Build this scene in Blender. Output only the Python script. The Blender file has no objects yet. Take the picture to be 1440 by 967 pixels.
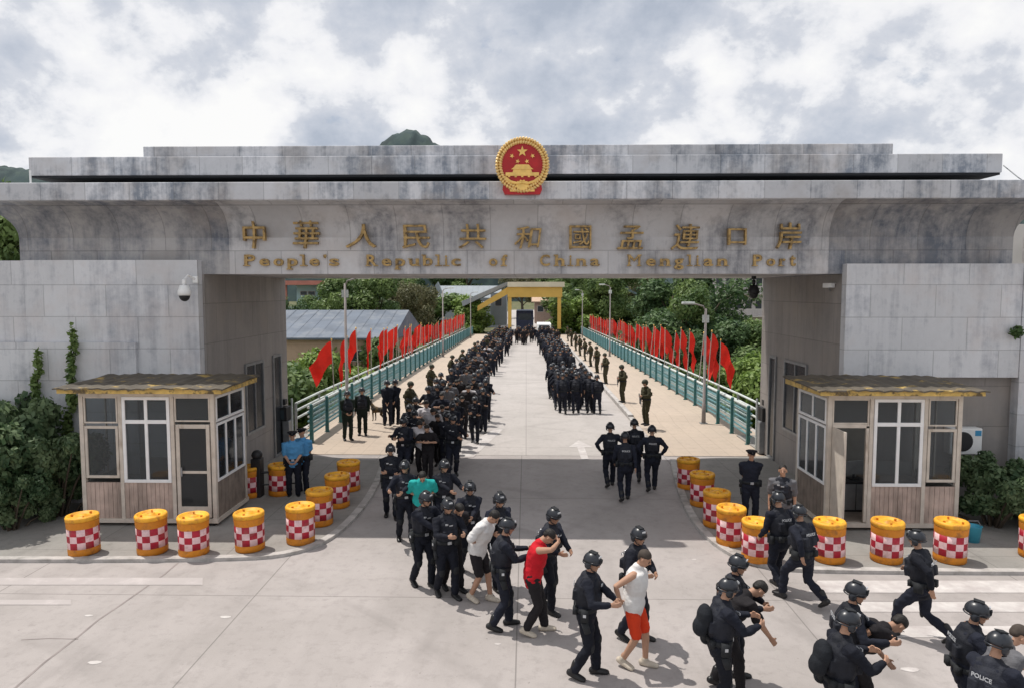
import bpy, bmesh, math, random
import numpy as np
from mathutils import Vector, Matrix, Euler, noise
random.seed(7)
R = math.radians
sc = bpy.context.scene
C = sc.collection
# ------------------------------------------------------------------ camera
CAM_H, F_PX, PITCH, YAW = 5.3, 1000.0, R(4.2), R(1.15)
cam_d = bpy.data.cameras.new('camera'); cam = bpy.data.objects.new('camera', cam_d); C.objects.link(cam)
cam_d.sensor_width = 36; cam_d.lens = 36*F_PX/1440; cam_d.clip_end = 6000; cam_d.clip_start = .1
cam.location = (0, 0, CAM_H); cam.rotation_euler = (R(90)-PITCH, 0, YAW)
sc.camera = cam
# ------------------------------------------------------------------ sky, clouds and sun
SUN_TO = Vector((-.345, .21, 1)).normalized()          # towards the sun
sun_el = math.asin(SUN_TO.z); sun_az = math.atan2(SUN_TO.x, SUN_TO.y)
w = bpy.data.worlds.new('World'); sc.world = w; w.use_nodes = True
nt = w.node_tree; nt.nodes.clear()
def N(t, **k):
    n = nt.nodes.new(t)
    for a, b in k.items(): setattr(n, a, b)
    return n
L = lambda a, b: nt.links.new(a, b)
out = N('ShaderNodeOutputWorld'); sky = N('ShaderNodeTexSky', sky_type='NISHITA', sun_disc=False)
sky.sun_elevation = sun_el; sky.sun_rotation = sun_az; sky.air_density = 1.0; sky.dust_density = 1.5
bg1 = N('ShaderNodeBackground'); bg1.inputs[1].default_value = .10; L(sky.outputs[0], bg1.inputs[0])
tc = N('ShaderNodeTexCoord'); sep = N('ShaderNodeSeparateXYZ'); L(tc.outputs['Generated'], sep.inputs[0])
def M(op, a, b=None, c=None):
    n = N('ShaderNodeMath', operation=op)
    for i, v in enumerate((a, b, c)):
        if v is None: continue
        if isinstance(v, (int, float)): n.inputs[i].default_value = v
        else: L(v, n.inputs[i])
    return n.outputs[0]
zz = M('MAXIMUM', sep.outputs[2], 0.0); den = M('ADD', zz, .75)
cx = M('DIVIDE', sep.outputs[0], den); cy = M('DIVIDE', sep.outputs[1], den)
cb = N('ShaderNodeCombineXYZ'); L(cx, cb.inputs[0]); L(cy, cb.inputs[1]); L(M('MULTIPLY', zz, .5), cb.inputs[2])
def NZ(scale, det, rough, dist, off, add=None):
    mp = N('ShaderNodeMapping'); mp.inputs['Location'].default_value = off; L(cb.outputs[0], mp.inputs[0])
    n = N('ShaderNodeTexNoise'); n.inputs['Scale'].default_value = scale; n.inputs['Detail'].default_value = det
    n.inputs['Roughness'].default_value = rough; n.inputs['Distortion'].default_value = dist
    L(mp.outputs[0], n.inputs[0]); return n.outputs[0]
def RAMP(x, stops, ip='LINEAR'):
    r = N('ShaderNodeValToRGB'); e = r.color_ramp.elements; r.color_ramp.interpolation = ip
    while len(e) < len(stops): e.new(.5)
    for i, (p, c) in enumerate(stops): e[i].position = p; e[i].color = (*c, 1)
    L(x, r.inputs[0]); return r.outputs[0]
OFF = (12.4, 5.5)
n1 = NZ(3.0, 2, .5, 0, (OFF[0], OFF[1], 0)); n2 = NZ(6.0, 14, .58, .15, (OFF[0]+5, OFF[1]+2, 2)); n3 = NZ(15, 12, .62, .1, (9, OFF[0], 4))
vo = N('ShaderNodeTexVoronoi'); vo.feature = 'SMOOTH_F1'; vo.inputs['Scale'].default_value = 8; vo.inputs['Smoothness'].default_value = .6
mpv = N('ShaderNodeVectorMath', operation='ADD'); nv_ = N('ShaderNodeTexNoise'); nv_.inputs['Scale'].default_value = 11; nv_.inputs['Detail'].default_value = 8; L(cb.outputs[0], nv_.inputs[0])
sc_ = N('ShaderNodeVectorMath', operation='SCALE'); sc_.inputs['Scale'].default_value = .2; L(nv_.outputs['Color'], sc_.inputs[0]); L(cb.outputs[0], mpv.inputs[0]); L(sc_.outputs[0], mpv.inputs[1]); L(mpv.outputs[0], vo.inputs['Vector'])
puff = M('SUBTRACT', .75, vo.outputs['Distance'])
tone = M('ADD', M('ADD', M('MULTIPLY', n1, .38), M('MULTIPLY', n2, .36)), M('ADD', M('MULTIPLY', n3, .17), M('MULTIPLY', puff, .18)))
ccol = RAMP(tone, [(.40, (.45, .50, .59)), (.45, (.57, .61, .69)), (.488, (.68, .705, .765)), (.503, (.80, .815, .855)), (.528, (.92, .92, .94)), (.58, (1, .995, .985))])
bg2 = N('ShaderNodeBackground'); bg2.inputs[1].default_value = 1.0; L(ccol, bg2.inputs[0])
cover = RAMP(n2, [(.26, (.0, .0, .0)), (.40, (1, 1, 1))])
hz = RAMP(zz, [(0.0, (1, 1, 1)), (.25, (0, 0, 0))])
bw1 = N('ShaderNodeRGBToBW'); L(cover, bw1.inputs[0]); bw2 = N('ShaderNodeRGBToBW'); L(hz, bw2.inputs[0])
fac = M('MAXIMUM', M('MULTIPLY', bw1.outputs[0], .96), bw2.outputs[0])
mx = N('ShaderNodeMixShader'); L(fac, mx.inputs[0]); L(bg1.outputs[0], mx.inputs[1]); L(bg2.outputs[0], mx.inputs[2]); L(mx.outputs[0], out.inputs[0])
sd = bpy.data.lights.new('sun', 'SUN'); sd.energy = 3.8; sd.angle = R(.6); sd.color = (1, .95, .88)
so = bpy.data.objects.new('sun', sd); C.objects.link(so); so.rotation_euler = SUN_TO.to_track_quat('Z', 'Y').to_euler(); so.location = (0, 20, 40)
sc.view_settings.view_transform = 'Standard'; sc.view_settings.look = 'None'; sc.view_settings.gamma = 1
sc.view_settings.exposure = 0.0; sc.view_settings.use_curve_mapping = False
sc.cycles.max_bounces = 6; sc.cycles.transparent_max_bounces = 8; sc.cycles.use_denoising = True
# ------------------------------------------------------------------ photo survey: a direction seen in the photo, met with the ground or with an upright plane
CM = Euler((R(90)-PITCH, 0, YAW)).to_matrix()
def ray(px, py): return CM @ Vector(((px-720)/F_PX, -(py-483.5)/F_PX, -1))
def gz(y): return -.0125*max(0.0, min(y, 101)-29)          # the bridge falls gently away from the gate
def G(px, py, z=0.0):
    d = ray(px, py); q = z
    for _ in range(12): t = (q-CAM_H)/d.z; q = z+gz(d.y*t)
    return Vector((d.x*t, d.y*t, z))
def Wp(px, py, Y):
    d = ray(px, py); t = Y/d.y; return Vector((d.x*t, Y, CAM_H+d.z*t))
# ------------------------------------------------------------------ materials
def mat(name, col, rough=.8, var=.12, vs=3.0, bump=0.0, bs=40.0, metal=0.0, stain=None, spec=.4, hue=0.0, streak=0.0):
    m = bpy.data.materials.new(name); m.use_nodes = True; t = m.node_tree; b = t.nodes['Principled BSDF']
    b.inputs['Roughness'].default_value = rough; b.inputs['Metallic'].default_value = metal
    b.inputs['Specular IOR Level'].default_value = spec
    tcn = t.nodes.new('ShaderNodeTexCoord'); nz = t.nodes.new('ShaderNodeTexNoise'); vecout = tcn.outputs['Object']
    if hue:
        oi0 = t.nodes.new('ShaderNodeObjectInfo'); ml0 = t.nodes.new('ShaderNodeMath'); ml0.operation = 'MULTIPLY'; ml0.inputs[1].default_value = 37.0; t.links.new(oi0.outputs['Random'], ml0.inputs[0]); va0 = t.nodes.new('ShaderNodeVectorMath'); t.links.new(tcn.outputs['Object'], va0.inputs[0]); t.links.new(ml0.outputs[0], va0.inputs[1]); vecout = va0.outputs[0]
    nz.inputs['Scale'].default_value = vs; nz.inputs['Detail'].default_value = 6; t.links.new(vecout, nz.inputs[0])
    rp = t.nodes.new('ShaderNodeMapRange'); rp.inputs[1].default_value = .3; rp.inputs[2].default_value = .7
    rp.inputs[3].default_value = 1-var; rp.inputs[4].default_value = 1+var; t.links.new(nz.outputs[0], rp.inputs[0])
    val = rp.outputs[0]
    if hue:
        oi = t.nodes.new('ShaderNodeObjectInfo'); mr = t.nodes.new('ShaderNodeMapRange')
        mr.inputs[3].default_value = 1-hue; mr.inputs[4].default_value = 1+hue; t.links.new(oi.outputs['Random'], mr.inputs[0])
        mm = t.nodes.new('ShaderNodeMath'); mm.operation = 'MULTIPLY'; t.links.new(val, mm.inputs[0]); t.links.new(mr.outputs[0], mm.inputs[1]); val = mm.outputs[0]
    vm = t.nodes.new('ShaderNodeVectorMath'); vm.operation = 'SCALE'; vm.inputs[0].default_value = col[:3]
    t.links.new(val, vm.inputs['Scale']); c = vm.outputs[0]
    if stain:
        scol, sscale, lo, hi = stain
        mp = t.nodes.new('ShaderNodeMapping'); t.links.new(vecout, mp.inputs[0])
        if streak: mp.inputs['Scale'].default_value = (1, 1, streak)
        n2 = t.nodes.new('ShaderNodeTexNoise'); n2.inputs['Scale'].default_value = sscale; n2.inputs['Detail'].default_value = 8; n2.inputs['Roughness'].default_value = .65
        t.links.new(mp.outputs[0], n2.inputs[0]); r2 = t.nodes.new('ShaderNodeMapRange'); r2.inputs[1].default_value = lo; r2.inputs[2].default_value = hi
        t.links.new(n2.outputs[0], r2.inputs[0]); mc = t.nodes.new('ShaderNodeMix'); mc.data_type = 'RGBA'
        t.links.new(r2.outputs[0], mc.inputs['Factor']); t.links.new(c, mc.inputs['A']); mc.inputs['B'].default_value = (*scol, 1); c = mc.outputs['Result']
    t.links.new(c, b.inputs['Base Color'])
    if bump:
        nb = t.nodes.new('ShaderNodeTexNoise'); nb.inputs['Scale'].default_value = bs; nb.inputs['Detail'].default_value = 5; t.links.new(tcn.outputs['Object'], nb.inputs[0])
        bp = t.nodes.new('ShaderNodeBump'); bp.inputs['Strength'].default_value = bump; bp.inputs['Distance'].default_value = .02
        t.links.new(nb.outputs[0], bp.inputs['Height']); t.links.new(bp.outputs[0], b.inputs['Normal'])
    return m
def stone(name, light, dark, pw, ph, mortar=.012, lo=.42, hi=.62, warm=(.36, .31, .27), off=.5, tone=.25, flat=False):
    """slabs of stone cladding: one tone per slab, weather stains and runs over it, thin joints"""
    m = bpy.data.materials.new(name); m.use_nodes = True; t = m.node_tree; b = t.nodes['Principled BSDF']
    def n(ty, **k):
        q = t.nodes.new(ty)
        for a, v in k.items(): setattr(q, a, v)
        return q
    lk = t.links.new
    g = n('ShaderNodeNewGeometry'); sp = n('ShaderNodeSeparateXYZ'); lk(g.outputs['Position'], sp.inputs[0])
    ad = n('ShaderNodeMath', operation='ADD'); lk(sp.outputs[0], ad.inputs[0])
    if flat: ad.inputs[1].default_value = 17.55
    else: lk(sp.outputs[1], ad.inputs[1])
    cbn = n('ShaderNodeCombineXYZ'); lk(ad.outputs[0], cbn.inputs[0]); lk(sp.outputs[2], cbn.inputs[1])
    br = n('ShaderNodeTexBrick'); br.offset = off; br.inputs['Scale'].default_value = 1; br.inputs['Mortar Size'].default_value = mortar
    br.inputs['Brick Width'].default_value = pw; br.inputs['Row Height'].default_value = ph; br.inputs['Bias'].default_value = 0
    br.inputs['Color1'].default_value = (0, 0, 0, 1); br.inputs['Color2'].default_value = (1, 1, 1, 1); br.inputs['Mortar'].default_value = (.5, .5, .5, 1)
    br.inputs['Mortar Smooth'].default_value = .3
    lk(cbn.outputs[0], br.inputs['Vector'])
    bw = n('ShaderNodeRGBToBW'); lk(br.outputs['Color'], bw.inputs[0])
    def nz(sx, sz, scale, det, ro=.6):
        mp = n('ShaderNodeMapping'); mp.inputs['Scale'].default_value = (sx, sx, sz); lk(g.outputs['Position'], mp.inputs[0])
        q = n('ShaderNodeTexNoise'); q.inputs['Scale'].default_value = scale; q.inputs['Detail'].default_value = det; q.inputs['Roughness'].default_value = ro
        lk(mp.outputs[0], q.inputs[0]); return q.outputs[0]
    big = nz(1, .8, .55, 6); run = nz(1, .07, 2.6, 8, .7); fine = nz(1, 1, 6, 8, .7); hu = nz(1, 1, .9, 4)
    def ma(op, a, b2):
        q = n('ShaderNodeMath', operation=op)
        for i, v in enumerate((a, b2)):
            if isinstance(v, (int, float)): q.inputs[i].default_value = v
            else: lk(v, q.inputs[i])
        return q.outputs[0]
    s = ma('ADD', ma('MULTIPLY', big, .38), ma('MULTIPLY', run, .37)); s = ma('ADD', s, ma('MULTIPLY', fine, .25))
    s = ma('ADD', s, ma('MULTIPLY', ma('SUBTRACT', bw.outputs[0], .5), tone*.4))
    mr = n('ShaderNodeMapRange'); mr.inputs[1].default_value = lo; mr.inputs[2].default_value = hi; lk(s, mr.inputs[0])
    mc = n('ShaderNodeMix', data_type='RGBA'); lk(mr.outputs[0], mc.inputs['Factor']); mc.inputs['A'].default_value = (*light, 1); mc.inputs['B'].default_value = (*dark, 1)
    wr = n('ShaderNodeMapRange'); wr.inputs[1].default_value = .5; wr.inputs[2].default_value = .75; wr.inputs[4].default_value = .55; lk(hu, wr.inputs[0])
    mw = n('ShaderNodeMix', data_type='RGBA'); lk(wr.outputs[0], mw.inputs['Factor']); lk(mc.outputs['Result'], mw.inputs['A']); mw.inputs['B'].default_value = (*warm, 1)
    tn = n('ShaderNodeMapRange'); tn.inputs[3].default_value = 1-tone; tn.inputs[4].default_value = 1+tone*.6; lk(bw.outputs[0], tn.inputs[0])
    mm = ma('MULTIPLY', tn.outputs[0], ma('SUBTRACT', 1.0, ma('MULTIPLY', br.outputs['Fac'], .28)))
    mm = ma('MULTIPLY', mm, ma('ADD', .86, ma('MULTIPLY', fine, .28)))
    vm = n('ShaderNodeVectorMath', operation='SCALE'); lk(mw.outputs['Result'], vm.inputs[0]); lk(mm, vm.inputs['Scale'])
    lk(vm.outputs[0], b.inputs['Base Color']); b.inputs['Roughness'].default_value = .62; b.inputs['Specular IOR Level'].default_value = .35
    bp = n('ShaderNodeBump'); bp.inputs['Strength'].default_value = .5; bp.inputs['Distance'].default_value = .006
    lk(ma('SUBTRACT', fine, br.outputs['Fac']), bp.inputs['Height']); lk(bp.outputs[0], b.inputs['Normal'])
    return m
def ground_mat(name, col, alt, dark, joint=0.0, jx=5.0, jy=6.0, rough=.85, ox=0.0, track=0.0):
    m = bpy.data.materials.new(name); m.use_nodes = True; t = m.node_tree; b = t.nodes['Principled BSDF']; lk = t.links.new
    g = t.nodes.new('ShaderNodeNewGeometry')
    def nz(scale, det, ro=.6, sc3=(1, 1, 1)):
        mp = t.nodes.new('ShaderNodeMapping'); mp.inputs['Scale'].default_value = sc3; lk(g.outputs['Position'], mp.inputs[0])
        q = t.nodes.new('ShaderNodeTexNoise'); q.inputs['Scale'].default_value = scale; q.inputs['Detail'].default_value = det; q.inputs['Roughness'].default_value = ro; lk(mp.outputs[0], q.inputs[0]); return q.outputs[0]
    def mr(x, a, bb, c, d):
        q = t.nodes.new('ShaderNodeMapRange'); q.inputs[1].default_value = a; q.inputs[2].default_value = bb; q.inputs[3].default_value = c; q.inputs[4].default_value = d; lk(x, q.inputs[0]); return q.outputs[0]
    def mix(f, a, bb):
        q = t.nodes.new('ShaderNodeMix'); q.data_type = 'RGBA'; lk(f, q.inputs['Factor'])
        for s, v in (('A', a), ('B', bb)):
            if isinstance(v, tuple): q.inputs[s].default_value = (*v, 1)
            else: lk(v, q.inputs[s])
        return q.outputs['Result']
    c = mix(mr(nz(.35, 6), .38, .62, 0, 1), col, alt)
    c = mix(mr(nz(1.3, 9, .7, (1, .35, 1)), .55, .75, 0, .55), c, dark)
    c = mix(mr(nz(.9, 8, .7), .62, .72, 0, .4), c, tuple(min(1, x*1.15) for x in col))
    c = mix(mr(nz(60, 4, .8), .35, .65, .0, .28), c, dark)
    c = mix(mr(nz(4.5, 10, .75), .50, .70, 0, .5), c, dark)
    c = mix(mr(nz(2.2, 6, .6), .64, .70, 0, .30), c, tuple(x*.8 for x in dark))
    c = mix(mr(nz(14, 3, .5), .70, .76, 0, .6), c, tuple(x*.6 for x in dark))
    if track: c = mix(mr(nz(.22, 5, .6, (3.2, .25, 1)), .5, .72, 0, track), c, dark)
    if track:   # tyre arcs: thin dark rings swept by turning vehicles
        for (cx_, cy_, fr) in ((-14., -2., 1.1), (19., 4., .9)):
            mp = t.nodes.new('ShaderNodeMapping'); mp.inputs['Location'].default_value = (-cx_, -cy_, 0); lk(g.outputs['Position'], mp.inputs[0])
            ln = t.nodes.new('ShaderNodeVectorMath'); ln.operation = 'LENGTH'; lk(mp.outputs[0], ln.inputs[0])
            n1d = t.nodes.new('ShaderNodeTexNoise'); n1d.noise_dimensions = '1D'; n1d.inputs['Scale'].default_value = fr; n1d.inputs['Detail'].default_value = 5; lk(ln.outputs['Value'], n1d.inputs['W'])
            q = t.nodes.new('ShaderNodeMath'); q.operation = 'MULTIPLY'; lk(mr(n1d.outputs[0], .56, .68, 0, .38), q.inputs[0]); lk(mr(nz(.5, 4), .45, .6, 0, 1), q.inputs[1]); c = mix(q.outputs[0], c, dark)
    if joint:
        br = t.nodes.new('ShaderNodeTexBrick'); br.offset = 0; br.inputs['Scale'].default_value = 1; br.inputs['Mortar Size'].default_value = joint; br.inputs['Brick Width'].default_value = jx; br.inputs['Row Height'].default_value = jy
        br.inputs['Mortar Smooth'].default_value = .2
        mp = t.nodes.new('ShaderNodeMapping'); mp.inputs['Location'].default_value = (ox, 0, 0); lk(g.outputs['Position'], mp.inputs[0]); lk(mp.outputs[0], br.inputs['Vector'])
        q = t.nodes.new('ShaderNodeMath'); q.operation = 'MULTIPLY'; q.inputs[1].default_value = .6; lk(br.outputs['Fac'], q.inputs[0]); c = mix(q.outputs[0], c, tuple(x*.55 for x in dark))
    lk(c, b.inputs['Base Color']); b.inputs['Roughness'].default_value = rough; b.inputs['Specular IOR Level'].default_value = .3
    bp = t.nodes.new('ShaderNodeBump'); bp.inputs['Strength'].default_value = .35; bp.inputs['Distance'].default_value = .01; lk(nz(45, 6, .7), bp.inputs['Height']); lk(bp.outputs[0], b.inputs['Normal'])
    return m
def leaf_mat(name, c1, c2, scale=.6):
    m = bpy.data.materials.new(name); m.use_nodes = True; t = m.node_tree; b = t.nodes['Principled BSDF']; lk = t.links.new
    g = t.nodes.new('ShaderNodeNewGeometry'); nz = t.nodes.new('ShaderNodeTexNoise'); nz.inputs['Scale'].default_value = scale; nz.inputs['Detail'].default_value = 5; lk(g.outputs['Position'], nz.inputs[0])
    rp = t.nodes.new('ShaderNodeMapRange'); rp.inputs[1].default_value = .35; rp.inputs[2].default_value = .65; lk(nz.outputs[0], rp.inputs[0])
    a = t.nodes.new('ShaderNodeMath'); a.operation = 'ADD'; rr = t.nodes.new('ShaderNodeMath'); rr.operation = 'MULTIPLY_ADD'; rr.inputs[1].default_value = .7; rr.inputs[2].default_value = -.35
    lk(g.outputs['Random Per Island'], rr.inputs[0]); lk(rp.outputs[0], a.inputs[0]); lk(rr.outputs[0], a.inputs[1]); a.use_clamp = True
    mc = t.nodes.new('ShaderNodeMix'); mc.data_type = 'RGBA'; lk(a.outputs[0], mc.inputs['Factor']); mc.inputs['A'].default_value = (*c1, 1); mc.inputs['B'].default_value = (*c2, 1)
    lk(mc.outputs['Result'], b.inputs['Base Color']); b.inputs['Roughness'].default_value = .55; b.inputs['Specular IOR Level'].default_value = .35
    tr = t.nodes.new('ShaderNodeBsdfTranslucent'); lk(mc.outputs['Result'], tr.inputs[0]); ms = t.nodes.new('ShaderNodeMixShader'); ms.inputs[0].default_value = .3
    o = t.nodes['Material Output']; lk(b.outputs[0], ms.inputs[1]); lk(tr.outputs[0], ms.inputs[2]); lk(ms.outputs[0], o.inputs[0])
    return m
def glass_mat(name, tint=(.62, .66, .68), trans=.82):
    m = bpy.data.materials.new(name); m.use_nodes = True; t = m.node_tree; lk = t.links.new; t.nodes.remove(t.nodes['Principled BSDF'])
    tr = t.nodes.new('ShaderNodeBsdfTransparent'); tr.inputs[0].default_value = (*tint, 1); gl = t.nodes.new('ShaderNodeBsdfGlossy'); gl.inputs['Roughness'].default_value = .06; gl.inputs[0].default_value = (.8, .85, .9, 1)
    df = t.nodes.new('ShaderNodeBsdfDiffuse'); df.inputs[0].default_value = (.16, .165, .17, 1)
    lw = t.nodes.new('ShaderNodeLayerWeight'); lw.inputs[0].default_value = .25
    m1 = t.nodes.new('ShaderNodeMixShader'); m1.inputs[0].default_value = 1-trans; lk(tr.outputs[0], m1.inputs[1]); lk(df.outputs[0], m1.inputs[2])
    m2 = t.nodes.new('ShaderNodeMixShader'); lk(lw.outputs['Fresnel'], m2.inputs[0]); lk(m1.outputs[0], m2.inputs[1]); lk(gl.outputs[0], m2.inputs[2]); lk(m2.outputs[0], t.nodes['Material Output'].inputs[0])
    return m
# ------------------------------------------------------------------ mesh builder
class MB:
    def __init__(s): s.v = []; s.f = []; s.mi = []
    def add(s, vs, fs, mi=0, M4=None):
        o = len(s.v)
        s.v += [tuple(M4 @ Vector(p)) if M4 is not None else tuple(p) for p in vs]
        s.f += [tuple(i+o for i in f) for f in fs]; s.mi += [mi]*len(fs); return s
    def box(s, x0, x1, y0, y1, z0, z1, mi=0, M4=None):
        vs = [(x, y, z) for z in (z0, z1) for y in (y0, y1) for x in (x0, x1)]
        return s.add(vs, [(0, 2, 3, 1), (4, 5, 7, 6), (0, 1, 5, 4), (2, 6, 7, 3), (0, 4, 6, 2), (1, 3, 7, 5)], mi, M4)
    def tube(s, pts, rs, n=8, mi=0, M4=None, hint=None, caps=True, round_=False):
        """loft through pts; rs = radius or (rx, ry); hint = direction of rx"""
        P = [Vector(p) for p in pts]; rs = [r if isinstance(r, tuple) else (r, r) for r in (rs if isinstance(rs, list) else [rs]*len(P))]
        if round_:
            d0 = (P[0]-P[1]).normalized(); d1 = (P[-1]-P[-2]).normalized(); a, b = rs[0], rs[-1]
            P = [P[0]+d0*min(a)*.85, P[0]+d0*min(a)*.5] + P + [P[-1]+d1*min(b)*.5, P[-1]+d1*min(b)*.85]
            rs = [(a[0]*.45, a[1]*.45), (a[0]*.85, a[1]*.85)] + rs + [(b[0]*.85, b[1]*.85), (b[0]*.45, b[1]*.45)]
        vs, fs = [], []
        h = Vector(hint) if hint is not None else None; u = None
        for i, p in enumerate(P):
            d = (P[min(i+1, len(P)-1)]-P[max(i-1, 0)]).normalized()
            ref = h if h is not None else (u if u is not None else (Vector((1, 0, 0)) if abs(d.x) < .8 else Vector((0, 1, 0))))
            u = (ref-d*ref.dot(d)).normalized(); vv = d.cross(u)
            for k in range(n):
                a = 2*math.pi*k/n; vs.append(p+u*rs[i][0]*math.cos(a)+vv*rs[i][1]*math.sin(a))
        for i in range(len(P)-1):
            for k in range(n):
                k2 = (k+1) % n; fs.append((i*n+k, i*n+k2, (i+1)*n+k2, (i+1)*n+k))
        if caps: fs.append(tuple(reversed(range(n)))); fs.append(tuple((len(P)-1)*n+k for k in range(n)))
        return s.add(vs, fs, mi, M4)
    def lathe(s, prof, n=24, mi=0, M4=None, ax=(0, 0), mif=None):
        vs, fs = [], []; mis = []
        for r, z in prof:
            for k in range(n): a = 2*math.pi*k/n; vs.append((ax[0]+r*math.cos(a), ax[1]+r*math.sin(a), z))
        for i in range(len(prof)-1):
            for k in range(n): k2 = (k+1) % n; fs.append((i*n+k, i*n+k2, (i+1)*n+k2, (i+1)*n+k)); mis.append(mif(i, k) if mif else mi)
        if prof[0][0] > 1e-6 : fs.append(tuple(reversed(range(n)))); mis.append(mi)
        if prof[-1][0] > 1e-6: fs.append(tuple((len(prof)-1)*n+k for k in range(n))); mis.append(mi)
        s.add(vs, fs, 0, M4); s.mi[-len(fs):] = mis; return s
    def ell(s, c, r, M3=None, nu=12, nv=8, t0=0.0, t1=math.pi, mi=0, M4=None):
        c = Vector(c); vs, fs = [], []
        for i in range(nv+1):
            th = t0+(t1-t0)*i/nv
            for k in range(nu):
                a = 2*math.pi*k/nu; p = Vector((r[0]*math.sin(th)*math.cos(a), r[1]*math.sin(th)*math.sin(a), r[2]*math.cos(th)))
                vs.append(c+(M3 @ p if M3 is not None else p))
        for i in range(nv):
            for k in range(nu): k2 = (k+1) % nu; fs.append((i*nu+k, (i+1)*nu+k, (i+1)*nu+k2, i*nu+k2))
        if t1 < math.pi-.01: fs.append(tuple(nv*nu+k for k in reversed(range(nu))))
        return s.add(vs, fs, mi, M4)
    def prism(s, poly, y0, y1, mi=0, M4=None):
        """polygon in x,z pushed from y0 to y1"""
        n = len(poly); vs = [(x, y0, z) for x, z in poly]+[(x, y1, z) for x, z in poly]
        fs = [tuple(range(n)), tuple(reversed(range(n, 2*n)))]+[(i, i+n, (i+1) % n+n, (i+1) % n) for i in range(n)]
        return s.add(vs, fs, mi, M4)
    def slab(s, poly, z0, z1, mi=0):
        n = len(poly); vs = [(x, y, z1) for x, y in poly]+[(x, y, z0) for x, y in poly]
        fs = [tuple(range(n)), tuple(reversed(range(n, 2*n)))]+[(i, i+n, (i+1) % n+n, (i+1) % n) for i in range(n)]
        return s.add(vs, fs, mi)
    def mesh(s, name, mats=(), smooth=False, weld=False):
        me = bpy.data.meshes.new(name); me.from_pydata(s.v, [], s.f)
        for m in (mats if isinstance(mats, (list, tuple)) else [mats]): me.materials.append(m)
        me.polygons.foreach_set('material_index', s.mi)
        bm = bmesh.new(); bm.from_mesh(me)
        if weld: bmesh.ops.remove_doubles(bm, verts=bm.verts, dist=1e-5)
        bmesh.ops.recalc_face_normals(bm, faces=bm.faces); bm.to_mesh(me); bm.free()
        if smooth: me.polygons.foreach_set('use_smooth', [True]*len(me.polygons))
        me.update(); return me
    def build(s, name, mats, parent=None, smooth=False, bevel=0, loc=None):
        o = bpy.data.objects.new(name, s.mesh(name, mats, smooth)); C.objects.link(o)
        if parent is not None: o.parent = parent
        if loc: o.location = loc
        if bevel:
            b = o.modifiers.new('bevel', 'BEVEL'); b.width = bevel; b.segments = 2; b.limit_method = 'ANGLE'
        return o
def tag(o, label=None, cat=None, group=None, kind=None):
    if label: o['label'] = label
    if cat: o['category'] = cat
    if group: o['group'] = group
    if kind: o['kind'] = kind
    return o
def empty(name, loc=(0, 0, 0), rz=0.0, label=None, cat=None, group=None):
    o = bpy.data.objects.new(name, None); C.objects.link(o); o.location = loc; o.rotation_euler = (0, 0, rz); o.empty_display_size = .3
    return tag(o, label, cat, group)
def copy_tree(o, parent=None):
    c = o.copy(); C.objects.link(c)
    if parent is not None: c.parent = parent
    for ch in o.children: copy_tree(ch, c)
    return c
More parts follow.
